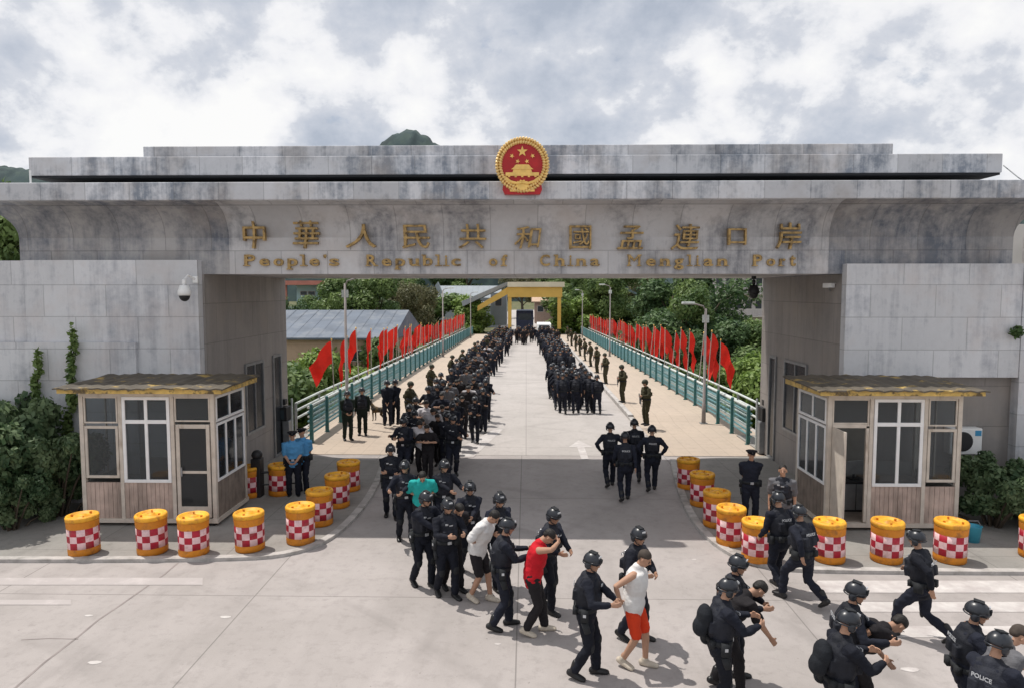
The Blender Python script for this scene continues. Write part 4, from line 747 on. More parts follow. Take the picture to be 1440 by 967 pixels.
# left bank
for (px, Y, h, ws, kind, lb) in ((478, 78, 11.2, 1.0, 'mid', 'green tree behind the grey roof near the left lamp post'), (505, 84, 11.8, 1.05, 'dark', 'dark green tree behind the grey roof'), (530, 80, 11.2, .95, 'mid2', 'green tree right of the dark tree behind the grey roof'), (560, 88, 12, .8, 'brown', 'olive brown tree behind the left flags'), (582, 92, 12, .7, 'brown', 'olive tree beside the dark hillside'),
    (408, 74, 8, .8, 'dark', 'dark tree beside the pale blue house'), (450, 96, 10, .9, 'mid', 'green tree right of the pale blue house')):
    put_tree(kind, at(px, Y), Y, terr_h(at(px, Y), Y)-.2, h, ws, lb, 'tree', GT)
for (px, Y, h, ws, kind, lb) in ((665, 86, 4.6, 1.6, 'bmid', 'green bush at the far end of the left flags'), (686, 93, 4.2, 1.5, 'blight', 'pale bush before the sloping yellow stair rail'), (418, 31, 4.6, .9, 'blight', 'bright green bush between left pier and first flag'), (436, 34, 4.2, .9, 'blight', 'bright green bush under the first left flag'), (410, 36, 5.2, .9, 'bmid', 'tall green bush at the left pier edge'),
    (462, 38, 3.4, 1.1, 'bmid', 'low green bush under the left flags'), (495, 45, 3.2, 1.3, 'bmid', 'low bush before the tan house wall'), (448, 50, 4.6, 1.0, 'blight', 'pale bush against the tan house wall'), (522, 52, 3.6, 1.1, 'blight', 'pale bush at the right end of the tan house'), (556, 57, 5.6, .75, 'bmid', 'tall green bush hiding the right gable of the tan house'), (570, 62, 6.0, .8, 'bmid', 'tall green bush right of the tan house gable'), (585, 66, 4.0, 1.4, 'bmid', 'green bush behind the far left flags'), (612, 74, 4.4, 1.4, 'blight', 'pale bush behind the far left flags'), (640, 80, 4.4, 1.5, 'bmid', 'green bush right of the grey roof behind the left flags'), (600, 108, 5.5, 1.6, 'bmid', 'wide green bush beyond the far left end of the bridge'), (655, 108, 5, 1.4, 'blight', 'pale bush left of the sloping yellow rail'), (800, 112, 5.5, 1.3, 'bmid', 'green bush beside the right post of the yellow gate'), (826, 106, 5, 1.5, 'blight', 'pale bush beyond the far right end of the bridge'), (850, 110, 5.5, 1.6, 'bmid', 'green bush behind the last right flags'), (1052, 37, 4.8, .75, 'blight', 'pale yellow green bush at the right pier edge'), (1065, 42, 5, .9, 'blight', 'second pale bush at the right pier edge'), (1000, 44, 4.0, 1.5, 'bmid', 'green bush under the nearest right flags'),
    (950, 52, 4.2, 1.6, 'bmid', 'green bush under the middle right flags'), (905, 64, 4.2, 1.7, 'bmid', 'green bush under the far right flags'), (870, 78, 5, 1.6, 'bmid', 'green bush below the farthest right flags'), (1040, 33, 2.6, 1.2, 'bmid', 'low bush below the right railing')):
    put_tree(kind, at(px, Y), Y, terr_h(at(px, Y), Y)-.1, h, ws, lb, 'bush', GB)
# trees beside the gate
put_tree('mid', -15.4, 22.5, -.2, 9.2, .7, 'tall tree behind the left wall at the picture edge', 'tree'); 
# bushes at the booths
for (x, y, h, ws, lb) in ((-12.3, 15.9, 3.1, .75, 'tall dark bush left of the left booth'), (-11.0, 16.2, 2.3, .7, 'dark bush touching the left booth'), (-13.4, 15.3, 2.6, .8, 'dark bush at the left picture edge'), (-11.4, 15.2, 1.5, .8, 'low dark bush in front of the tall bush on the left'),
    (10.5, 15.9, 1.7, .9, 'dark bush beside the air conditioner and right booth'), (11.5, 15.7, 1.8, .9, 'dark bush at the right picture edge'), (12.6, 15.8, 2.0, .9, 'bush beyond the right picture edge')):
    put_tree('bdark', x, y, .0, h, ws, lb, 'bush', 'dark bushes beside the booths')
def climber(px, y0, y1, lb):
    a = Wp(px, y0, 17.1); b_ = Wp(px-22, y1, 17.1); t = empty('climbing_plant', (b_.x, 17.1, 0), 0, lb, 'climber', 'climbers on the left wall'); b = MB(); rnd = random.Random(px); hh = a.z
    pts = [Vector(((a.x-b_.x)*k/6+.05*math.sin(k*2), .02*math.sin(k), hh*k/6)) for k in range(7)]; b.tube(pts, [.025]*6+[.008], 5); b.build('stem', m_bark, t); lb_ = MB()
    leaf_cloud(lb_, [(tuple(p+Vector((0, -.05, 0))), (.17-.02*i*.7, .12, hh/9)) for i, p in enumerate(pts)], 1300, .075, rnd); flat_mesh(lb_, 'foliage', LM['mid'], t)
climber(107, 478, 700, 'tall thin climber on the wall beside the left booth roof'); climber(58, 510, 720, 'shorter thin climber on the wall at the far left')
p = Wp(1427, 467, 17.25); t = empty('wall_weed', tuple(p), 0, 'small weed sprouting from a joint of the right stone wall', 'weed'); lb_ = MB(); leaf_cloud(lb_, [((0, -.08, 0), (.15, .1, .16))], 160, .05, random.Random(4)); flat_mesh(lb_, 'foliage', LM['mid'], t); b = MB(); b.tube([(0, .03, -.05), (0, -.1, .1)], .008, 5); b.build('stem', m_bark, t)
# ================================================================== buildings beyond the river
m_tan = mat('tan_render', (.50, .36, .26), .85, .12, .8, stain=((.32, .22, .16), .8, .5, .7)); m_roofb = mat('blue_grey_roof', (.115, .14, .18), .7, .2, .6, stain=((.18, .20, .23), .7, .48, .66)); m_cyan = mat('pale_blue_render', (.42, .58, .62), .8, .06, .5)
m_redroof = mat('faded_red_roof', (.52, .20, .16), .7, .15, 1); m_whitew = mat('white_render', (.62, .58, .57), .8, .08, .5); m_win = mat('house_window', (.04, .05, .06), .2, .2); m_grey = mat('grey_render', (.30, .33, .36), .8, .1, .5); m_yel = mat('yellow_paint', (.62, .40, .09), .6, .1, .5); m_cream = mat('cream_sign', (.66, .60, .45), .6, .08, .5); m_navy = mat('navy_panel', (.02, .03, .07), .5, .2); m_pink = mat('pinkish_render', (.45, .33, .28), .8, .1)
def house(x0, x1, y0, y1, z0, z1, wallm, name, label, windows=(), roof=None, roofm=None, cat='house', floors=()):
    t = empty(name, ((x0+x1)/2, (y0+y1)/2, z0), 0, label, cat); cx_, cy_ = (x0+x1)/2, (y0+y1)/2
    b = MB(); b.box(x0-cx_, x1-cx_, y0-cy_, y1-cy_, 0, z1-z0); b.build('wall', wallm, t)
    for (wx, wz, ww, wh) in windows:
        f = MB(); f.box(wx-cx_-ww/2-.06, wx-cx_+ww/2+.06, y0-cy_-.06, y0-cy_-.003, wz-z0-.06, wz-z0+wh+.06); fo = f.build('window', m_whitew, t); g = MB(); g.box(wx-cx_-ww/2, wx-cx_+ww/2, y0-cy_-.07, y0-cy_-.062, wz-z0, wz-z0+wh); g.box(wx-cx_-.02, wx-cx_+.02, y0-cy_-.075, y0-cy_-.071, wz-z0, wz-z0+wh); g.build('pane', m_win, fo)
    for (fz, dep) in floors:
        f = MB(); f.box(x0-cx_-.1, x1-cx_+.1, y0-cy_-dep, y0-cy_-.002, fz-z0, fz-z0+.15)
        for k in range(int((x1-x0)/.35)+1): f.box(x0-cx_+k*.35-.02, x0-cx_+k*.35+.02, y0-cy_-dep+.02, y0-cy_-dep+.07, fz-z0+.15, fz-z0+1.0)
        f.box(x0-cx_-.1, x1-cx_+.1, y0-cy_-dep, y0-cy_-dep+.1, fz-z0+1.0, fz-z0+1.1); f.build('balcony', m_whitew, t)
    if roof:
        e, r_, kind = roof; hw, hd = (x1-x0)/2+.5, (y1-y0)/2+.5; b = MB()
        if kind == 'gable_front': b.prism([(-hw, e-z0), (hw, e-z0), (0, r_-z0)], -hd, hd)
        elif kind == 'shed':   # slope facing the camera
            vs = [(-hw, -hd, e-z0), (hw, -hd, e-z0), (hw, 0, r_-z0), (-hw, 0, r_-z0), (-hw, hd, e-z0), (hw, hd, e-z0), (-hw, -hd, e-z0-.15), (hw, -hd, e-z0-.15), (hw, hd, e-z0-.15), (-hw, hd, e-z0-.15)]
            b.add(vs, [(0, 1, 2, 3), (3, 2, 5, 4), (6, 9, 8, 7), (0, 6, 7, 1), (4, 5, 8, 9), (0, 3, 4, 9, 6), (1, 7, 8, 5, 2)])
            for k in range(int(hw*2/1.0)): b.add([(-hw+k+.02, -hd, e-z0+.01), (-hw+k+.09, -hd, e-z0+.01), (-hw+k+.09, 0, r_-z0+.04), (-hw+k+.02, 0, r_-z0+.04)], [(0, 1, 2, 3)])
        b.build('roof', roofm, t)
    return t
xh0, xh1 = at(385, 56), at(546, 56)
house(xh0-6, xh1, 56, 70, -4, Wp(450, 476, 55.5).z, m_tan, 'long_house', 'long tan house with blue grey roof beyond the left flags', [(at(449, 56), Wp(0, 497, 56).z-.5, .9, .8), (at(500, 56), Wp(0, 497, 56).z-.5, .9, .8), (at(540, 56), -1, .9, .9)], (Wp(450, 475, 55.5).z, Wp(450, 436, 63).z, 'shed'), m_roofb)
house(at(418, 100), at(452, 100), 100, 106, -3, Wp(435, 399, 100).z, m_cyan, 'blue_house', 'pale blue house with two dark windows under a red roof', [(at(428, 100), Wp(0, 415, 100).z, .9, .5), (at(439, 100), Wp(0, 415, 100).z, .9, .5)])
b = MB(); b.box(at(395, 97), at(468, 97), 97, 108, Wp(0, 401, 97).z, Wp(0, 395, 97).z); b.box(at(402, 98), at(404, 98), 98, 98.3, 0, Wp(0, 401, 97).z); b.box(at(462, 98), at(464, 98), 98, 98.3, 0, Wp(0, 401, 97).z); tag(b.build('canopy_roof', m_redroof), 'faded red canopy roof over the pale blue house', 'roof')
b = MB(); b.box(at(400, 98.5), at(470, 98.5), 98.5, 99.5, -3, Wp(0, 432, 98.5).z); tag(b.build('terrace_wall', m_cyan), 'low pale blue terrace wall below the blue house', 'wall')
house(at(1000, 96), at(1150, 96), 96, 108, -3, 11, m_whitew, 'balcony_building', 'white balconied building above the trees at the right pier', [(at(1010+14*k, 96), z_, .8, 1.1) for k in range(8) for z_ in (3.0, 6.0)], None, None, 'building', ((1.9, 1.2), (4.9, 1.2), (7.9, 1.2)))
xw = at(1428, 60); house(xw-1.5, xw+14, 60, 70, 0, Wp(0, 318, 60).z, m_whitew, 'white_block', 'white block with small windows behind the right wall end', [(xw+.8+1.8*k, z_, .8, .8) for k in range(6) for z_ in (Wp(0, 343, 60).z-.4, Wp(0, 362, 60).z-.4)], None, None, 'building')
b = MB(); b.box(xw-.3, xw+.6, 59.2, 59.9, Wp(0, 318, 60).z, Wp(0, 312, 60).z+.6); 
# far gate across the road
fg = empty('far_checkpoint', (1.0, 102, 0), 0, 'yellow beamed checkpoint gate across the far end of the bridge', 'checkpoint'); FY = 102
def fz(py, Y=FY): return Wp(0, py, Y).z
def fx(px, Y=FY): return at(px, Y)-1.0
b = MB(); b.box(fx(714), fx(790), -1, 3, fz(418), fz(404)); b.build('beam', m_yel, fg)
b = MB(); b.box(fx(714), fx(793), -1.3, 3.3, fz(404)+.01, fz(397)); 
for k in range(8): b.box(fx(738+5*k)-.1, fx(738+5*k)+.12, -1.35, -1.301, fz(402), fz(398)) if False else None
b.build('roof_edge', m_cream, fg)
for px in (717, 786): b = MB(); b.box(fx(px)-.25, fx(px)+.25, -.9, -.3, 0, fz(418)-.002); b.build('post', m_yel, fg)
b = MB(); b.prism([(fx(672), fz(437)), (fx(714)-.01, fz(414)), (fx(714)-.01, fz(404)), (fx(672), fz(430))], -.8, 0); b.build('sloping_brace', m_yel, fg)
b = MB(); b.prism([(fx(650), fz(431)), (fx(712), fz(402)), (fx(712), fz(397)), (fx(648), fz(424))], 1.0, 8); b.build('side_roof', m_grey, fg)
house(at(618, 125), at(700, 125), 125, 135, -1, fz(432, 125), m_grey, 'grey_hall', 'grey hall with sloped roof left of the far checkpoint', [(at(650+14*k, 125), fz(440, 125), 1.2, .7) for k in range(3)], (fz(428, 125), fz(402, 128), 'shed'), m_grey)
b = MB(); b.prism([(at(612, 112), 6.2), (at(622, 112), 3.9), (at(690, 112), 3.7), (at(690, 112), 4.3), (at(624, 112), 4.6), (at(616, 112), 6.8)], 112, 113); tag(b.build('roof_truss', m_grey), 'pale bent roof frame in front of the dark hillside', 'roof frame')
for k_, px_ in enumerate((560, 610, 655, 735, 775, 815, 850, 900)): put_tree(('mid', 'dark', 'mid2', 'brown')[k_ % 4], at(px_, 165), 165+3*(k_ % 3), -1, 12.5+(k_ % 3), 1.3, 'tree %s' % ('far behind the left end of the bridge', 'far behind the grey hall', 'far behind the sloping yellow rail', 'far behind the left half of the yellow gate', 'far behind the right half of the yellow gate', 'far behind the right post of the yellow gate', 'far behind the end of the right flags', 'far behind the middle of the right flags')[k_], 'tree', 'trees beyond the far gate')
house(at(752, 118), at(788, 118), 118, 126, 0, fz(424, 118), m_pink, 'pink_house', 'small pinkish house seen under the yellow far beam', [(at(760, 118), fz(438, 118), .9, .9), (at(774, 118), fz(438, 118), .9, .9)], (fz(424, 118), fz(417, 118), 'shed'), m_tan)
house(at(690, 112), at(712, 112), 112, 118, 0, fz(412, 112), m_grey, 'side_office', 'grey office block left of the far checkpoint post', [(at(701, 112), fz(430, 112), 1.0, 1.2)])
def vehicle(name, label, x, y, L_, W_, H_, m, cat, box=False):
    t = empty(name, (x, y, .01), 0, label, cat); b = MB()
    prof = [(-L_/2, .35), (-L_/2, H_*.62), (-L_/2+L_*.06, H_*.95), (-L_/2+.15*L_, H_), (L_/2-.02*L_, H_), (L_/2, H_*.9), (L_/2, .35)] if not box else [(-L_/2, .5), (-L_/2, H_*.7), (-L_/2+.5, H_), (L_/2, H_), (L_/2, .5)]
    b.prism(prof, -W_/2, W_/2, M4=Matrix.Rotation(R(90), 4, 'Z')); b.build('body', m, t, bevel=.06)
    b = MB(); b.prism([(-W_*.42, H_*.6), (W_*.42, H_*.6), (W_*.36, H_*.88), (-W_*.36, H_*.88)], -L_/2-.02 if box else -L_/2-.0, -L_/2+.25); b.build('windscreen', m_win, t)
    for sx in (-1, 1):
        for sy in (-1, 1):
            b = MB(); b.tube([(sx*(W_/2-.22), sy*L_*.32, .36), (sx*(W_/2+.01), sy*L_*.32, .36)], .36, 16); b.build('wheel', MT['blacksteel'], t)
        b = MB(); b.box(sx*W_*.34-.12, sx*W_*.34+.12, -L_/2-.04, -L_/2+.02, .6, .75); b.build('headlight', MT['white'], t)
vehicle('white_van', 'small white van among the crowd under the far gate', at(765, 93), 94, 4.4, 1.8, 2.0, MT['white'], 'van')
vehicle('navy_truck', 'dark navy truck standing under the far gate', at(738, 106), 107, 7, 2.5, 3.4, m_navy, 'truck', True)
# ================================================================== hills
m_hill = mat('forest_hill', (.030, .052, .056), .95, .3, .06, .9, .25, stain=((.045, .072, .066), .12, .45, .6))
def hill(name, prof, Y, depth, seed):
    """prof: (photo x, photo y of the crest) met at distance Y"""
    b = MB(); n = 260; k_ = 12; X = [at(p[0], Y) for p in prof]; Z = [max(1, Wp(0, p[1], Y).z) for p in prof]; vs = []
    for j in range(k_+1):
        v = j/k_; sh = math.sin(v*math.pi)**.9
        for i in range(n+1):
            x = X[0]+(X[-1]-X[0])*i/n; z_ = float(np.interp(x, X, Z)); z_ *= 1+.035*noise.noise(Vector((x*.02+seed, v*3, 0)))*.4+.012*noise.noise(Vector((x*.13, v*9, seed)))+.008*noise.noise(Vector((x*.4, v*20, seed)))
            vs.append((x, Y-depth/2+depth*v, z_*sh-1+1.6*sh*(noise.noise(Vector((x*.25, v*7, seed)))+.6*noise.noise(Vector((x*.8, v*17, seed))))))
    b.add(vs, [(j*(n+1)+i, j*(n+1)+i+1, (j+1)*(n+1)+i+1, (j+1)*(n+1)+i) for j in range(k_) for i in range(n)]); tag(b.build(name, m_hill, smooth=True), kind='structure')
hill('hill', [(150, 405), (330, 360), (430, 300), (505, 240), (533, 211), (543, 202), (556, 192), (572, 185), (588, 187), (604, 196), (616, 205), (640, 216), (668, 212), (760, 270), (900, 350), (1000, 405)], 520, 150, 1.3)
hill('hill', [(-500, 330), (-200, 240), (-20, 232), (20, 232), (44, 236), (90, 250), (200, 330), (300, 405)], 700, 200, 4.1)
hill('hill', [(900, 405), (1100, 330), (1330, 275), (1500, 300), (1800, 405)], 800, 200, 7.7)
# ================================================================== people
M3R = lambda a, ax: Matrix.Rotation(a, 3, ax)
def ik(a, t, l1, l2, hint):
    a, t, hint = Vector(a), Vector(t), Vector(hint); d = t-a; D = d.length; mxl = (l1+l2)*.995
    if D > mxl: t = a+d*(mxl/D); d = t-a; D = mxl
    u = d/D; c = (l1*l1+D*D-l2*l2)/(2*D); h = math.sqrt(max(0, l1*l1-c*c)); v = (hint-u*hint.dot(u)).normalized(); return a+u*c+v*h, t
class Pose:
    def __init__(s, feet, pel=.90, lean=4, hp=0, hy=0, hands=None, elb=None, twist=0, py=0.0, shrug=0.0, grip='relax', roll=0):
        # feet: [(x,y,z,pitch)] left, right; forward = +Y, right = +X ; hands: left, right wrist targets
        s.P = Vector((0, py, pel)); s.lean = lean; Rl = M3R(R(-lean), 'X') @ M3R(R(roll), 'Y'); s.Rt = M3R(R(twist), 'Z') @ Rl; s.grip = grip
        sp = s.P+s.Rt @ Vector((0, 0, .52)); s.neck = sp; s.chest = s.P+s.Rt @ Vector((0, .01, .36)); s.waist = s.P+M3R(R(-lean*.6), 'X') @ Vector((0, .0, .16))
        s.sh = [s.P+s.Rt @ Vector((q*.195, 0, .475+shrug)) for q in (-1, 1)]; s.hip = [s.P+Vector((q*.095, 0, -.02)) for q in (-1, 1)]
        s.ank = [Vector(f[:3]) for f in feet]; s.fp = [f[3] if len(f) > 3 else 0 for f in feet]; s.knee = []
        for k in (0, 1):
            kn, an = ik(s.hip[k], s.ank[k], .43, .41, (0.12*(-1 if k == 0 else 1), 1, .1)); s.knee.append(kn); s.ank[k] = an
        s.Rh = M3R(R(-hy), 'Z') @ M3R(R(-(lean*.75+hp)), 'X'); s.head = s.neck+s.Rt @ Vector((0, .015, .055))+s.Rh @ Vector((0, .02, .125))
        hands = hands or [(-.25, .03, .83), (.25, .03, .83)]; elb = elb or [(-.5, -1, -.2), (.5, -1, -.2)]; s.elb, s.wr = [], []
        for k in (0, 1):
            e, w_ = ik(s.sh[k], hands[k], .285, .255, elb[k]); s.elb.append(e); s.wr.append(w_)
def torso(b, p, g=1.0, low=-.12, n=20, gy=1.0, belly=0.0):
    st = [(-.12, .12, .10), (-.06, .155, .115), (0, .165, .12), (.07, .155, .11), (.16, .142, .105), (.26, .155, .115), (.36, .172, .122), (.43, .178, .115), (.48, .15, .095), (.515, .08, .07)]
    pts, rs = [], []
    for (h, rx, ry) in st:
        if h < low: continue
        t = min(1, max(0, (h+.02)/.25)); Rr = M3R(R(-p.lean*(t*1.0)), 'X'); base = p.P
        q = base+ (p.Rt @ Vector((0, 0, h)) if h > .2 else Rr @ Vector((0, 0, h))); pts.append(q); rs.append((rx*g, (ry+(belly if .0 < h < .3 else 0))*g*gy))
    hint = p.Rt @ Vector((1, 0, 0)); b.tube(pts, rs, n, hint=hint, round_=True)
def arm(b, p, k, g=1.0, r=(.058, .052, .043, .042, .030), stop=1.0, end=None):
    s, e, w_ = p.sh[k], p.elb[k], p.wr[k]; inn = p.P+(p.Rt @ Vector((0, 0, .44))); a0 = s*.75+inn*.25
    pts = [a0, s, s.lerp(e, .5), e]; rs = [r[0]*g*1.0, r[0]*g, r[1]*g, r[2]*g]
    if stop > .5: pts += [e.lerp(w_, .3), e.lerp(w_, stop)]; rs += [r[3]*g, r[4]*g]
    elif stop < .5: pts = [a0, s, s.lerp(e, .6), s.lerp(e, .85)]; rs = [r[0]*g*1.05, r[0]*g*1.08, r[1]*g*1.12, r[1]*g*1.15]
    b.tube(pts, rs, 12, round_=True)
def leg(b, p, k, g=1.0, stop=1.0, flare=1.0):
    h, kn, a = p.hip[k], p.knee[k], p.ank[k]; top = h+Vector((0, 0, .06))
    if stop < .5: pts = [top, h, h.lerp(kn, .4), h.lerp(kn, .92)]; rs = [.088*g, .095*g, .092*g*1.05, .088*g*flare]
    else: pts = [top, h, h.lerp(kn, .45), kn, kn.lerp(a, .3), kn.lerp(a, .7), a.lerp(kn, .06)]; rs = [.085*g, .092*g, .08*g, .06*g, .06*g, .048*g*flare, .040*g*flare*1.12]
    b.tube(pts, rs, 14, round_=True)
def foot(b, p, k, g=1.0, shoe=True):
    a = p.ank[k]; sgn = -1 if k == 0 else 1; Rf = M3R(R(-8*sgn), 'Z') @ M3R(R(p.fp[k]), 'X'); q = lambda x, y, z: a+Rf @ Vector((x, y, z))
    e = .012 if shoe else 0
    b.tube([q(0, -.055, -.045), q(0, 0, -.05), q(0, .07, -.058), q(.0, .13, -.064), q(0, .165, -.068)], [(.036*g+e, .036+e), (.038*g+e, .04+e), (.042*g+e, .032+e), (.045*g+e, .024+e), (.036*g+e, .018+e)], 12, hint=Rf @ Vector((1, 0, 0)), round_=True)
    b.tube([q(0, -.01, -.04), q(0, -.005, .06 if not shoe else (.12 if shoe == 1 else .005))], [.040+e, .036+e*1.3], 12, round_=True)
def hand(b, p, k):
    e, w_ = p.elb[k], p.wr[k]; d = (w_-e).normalized(); sgn = -1 if k == 0 else 1
    side = (p.Rt @ Vector((sgn, 0, 0)));  pn = (side-d*side.dot(d))
    if pn.length < .2: pn = (Vector((0, 0, -1))-d*Vector((0, 0, -1)).dot(d))
    pn = -pn.normalized()           # palm faces the body
    ax = d.cross(pn)*(1 if k == 0 else 1); curl = {'relax': .35, 'grip': .75, 'flat': .1}[p.grip]
    b.tube([w_-d*.02, w_+d*.03, w_+d*.085], [(.026, .02), (.038, .017), (.038, .014)], 10, hint=ax, round_=True)
    for i, (o_, L_) in enumerate(((-.029, .068), (-.010, .078), (.010, .072), (.029, .056))):
        a0 = w_+d*.085+ax*o_; d1 = (d+pn*curl).normalized(); d2 = (d+pn*curl*2.6).normalized(); a1 = a0+d1*L_*.55; a2 = a1+d2*L_*.5; b.tube([a0-d*.015, a0, a1, a2], [.0095, .0098, .009, .0075], 6, round_=True)
    up = -ax if (-ax).dot(Vector((0, 1, .3))) > 0 else ax
    t0 = w_+d*.028+up*.028; t1 = t0+(d*.55+up*.6+pn*.3).normalized()*.038; t2 = t1+(d*.8+pn*.5).normalized()*.03; b.tube([t0-up*.01, t0, t1, t2], [.012, .012, .011, .009], 6, round_=True)
def head(b, p, female=False):
    Rh, c = p.Rh, p.head; q = lambda x, y, z: c+Rh @ Vector((x, y, z))
    b.ell(q(0, -.012, .03), (.074, .092, .085), Rh, 16, 12); b.ell(q(0, .012, -.035), (.056, .068, .072), Rh, 14, 10)
    b.ell(q(0, .052, -.078), (.03, .026, .024), Rh, 10, 8)
    b.tube([q(0, .082, .018), q(0, .102, -.018), q(0, .088, -.028)], [.010, .016, .010], 8, round_=True)
    b.ell(q(0, .077, -.056), (.025, .012, .010), Rh, 10, 6)
    for s in (-1, 1): b.ell(q(s*.077, -.005, -.01), (.012, .020, .032), Rh, 8, 8); b.ell(q(s*.034, .072, -.018), (.022, .016, .018), Rh, 8, 6)
    b.tube([p.neck-p.Rt @ Vector((0, 0, .05)), p.neck, c+Rh @ Vector((0, -.012, -.05))], [.062, .054, .052], 12, round_=True)
def fuse(b, name, m, vox, smooth=3, wr=0.0, seed=0, keep=1.0):
    me = bpy.data.meshes.new(name); me.from_pydata(b.v, [], b.f); bm = bmesh.new(); bm.from_mesh(me); bmesh.ops.recalc_face_normals(bm, faces=bm.faces); bm.to_mesh(me); bm.free()
    o = bpy.data.objects.new(name, me); C.objects.link(o); md = o.modifiers.new('r', 'REMESH'); md.mode = 'VOXEL'; md.voxel_size = vox; md.adaptivity = 0
    if smooth: s = o.modifiers.new('s', 'SMOOTH'); s.factor = .5; s.iterations = smooth
    dg = bpy.context.evaluated_depsgraph_get(); me2 = bpy.data.meshes.new_from_object(o.evaluated_get(dg)); bpy.data.objects.remove(o); bpy.data.meshes.remove(me)
    me2.name = name; me2.materials.clear(); me2.materials.append(m)
    if wr:
        n = len(me2.vertices); co = np.empty(n*3); me2.vertices.foreach_get('co', co); no = np.empty(n*3); me2.vertices.foreach_get('normal', no); co = co.reshape(-1, 3); no = no.reshape(-1, 3)
        for i in range(n):
            x, y, z_ = co[i]; d = noise.noise(Vector((x*7, y*7, z_*13+seed)))*1.0+.5*noise.noise(Vector((x*16, y*16, z_*26+seed))); co[i] += no[i]*d*wr
        me2.vertices.foreach_set('co', co.ravel())
    me2.polygons.foreach_set('use_smooth', [True]*len(me2.polygons)); me2.update(); return me2
def link(me, name, parent): o = bpy.data.objects.new(name, me); C.objects.link(o); o.parent = parent; return o
def cloth(name, col, var=.15, hue=.12, rough=.85): return mat(name, col, rough, var, 9, .35, 60, hue=hue, spec=.25)
PM = dict(skin=mat('skin', (.42, .24, .16), .6, .08, 6, hue=.12), navy=cloth('navy_uniform', (.011, .013, .022), .2, .4), navy2=cloth('navy_vest', (.017, .019, .027), .25, .2, .7), boot=mat('boot_leather', (.012, .012, .013), .4, .2, 8), helm=mat('helmet_shell', (.018, .021, .028), .32, .15, 6, spec=.5), strap=mat('webbing', (.015, .017, .02), .8),
    badge=mat('silver_badge', (.55, .57, .60), .35, .1, 8, metal=.4), olive=cloth('olive_uniform', (.045, .040, .020)), oliveh=mat('olive_helmet', (.03, .032, .016), .6), hair=mat('black_hair', (.012, .010, .009), .55, .3, 30, .5, 90), stub=mat('short_hair', (.055, .042, .034), .8, .2, 20), white=cloth('white_cotton', (.68, .67, .66), .06, .05), red=cloth('red_cotton', (.55, .012, .022), .1), orangered=cloth('red_shorts_cloth', (.62, .05, .015), .1),
    black=cloth('black_cotton', (.016, .014, .016)), teal=cloth('teal_cotton', (.02, .36, .34), .1), blue=cloth('light_blue_shirt', (.10, .33, .62), .08), grey=cloth('grey_cotton', (.12, .12, .13)), pale=cloth('pale_cotton', (.55, .53, .55)), maroon=cloth('maroon_cotton', (.08, .014, .018)), brown=cloth('brown_cotton', (.06, .038, .03)), pack=cloth('backpack_cloth', (.012, .014, .018)), shoe=mat('pale_shoe', (.50, .44, .36), .7, .15, 8), eye=mat('eye', (.02, .015, .012), .3), capm=cloth('black_cap', (.012, .012, .016)), blueg=cloth('dark_green_uniform', (.012, .020, .015)))
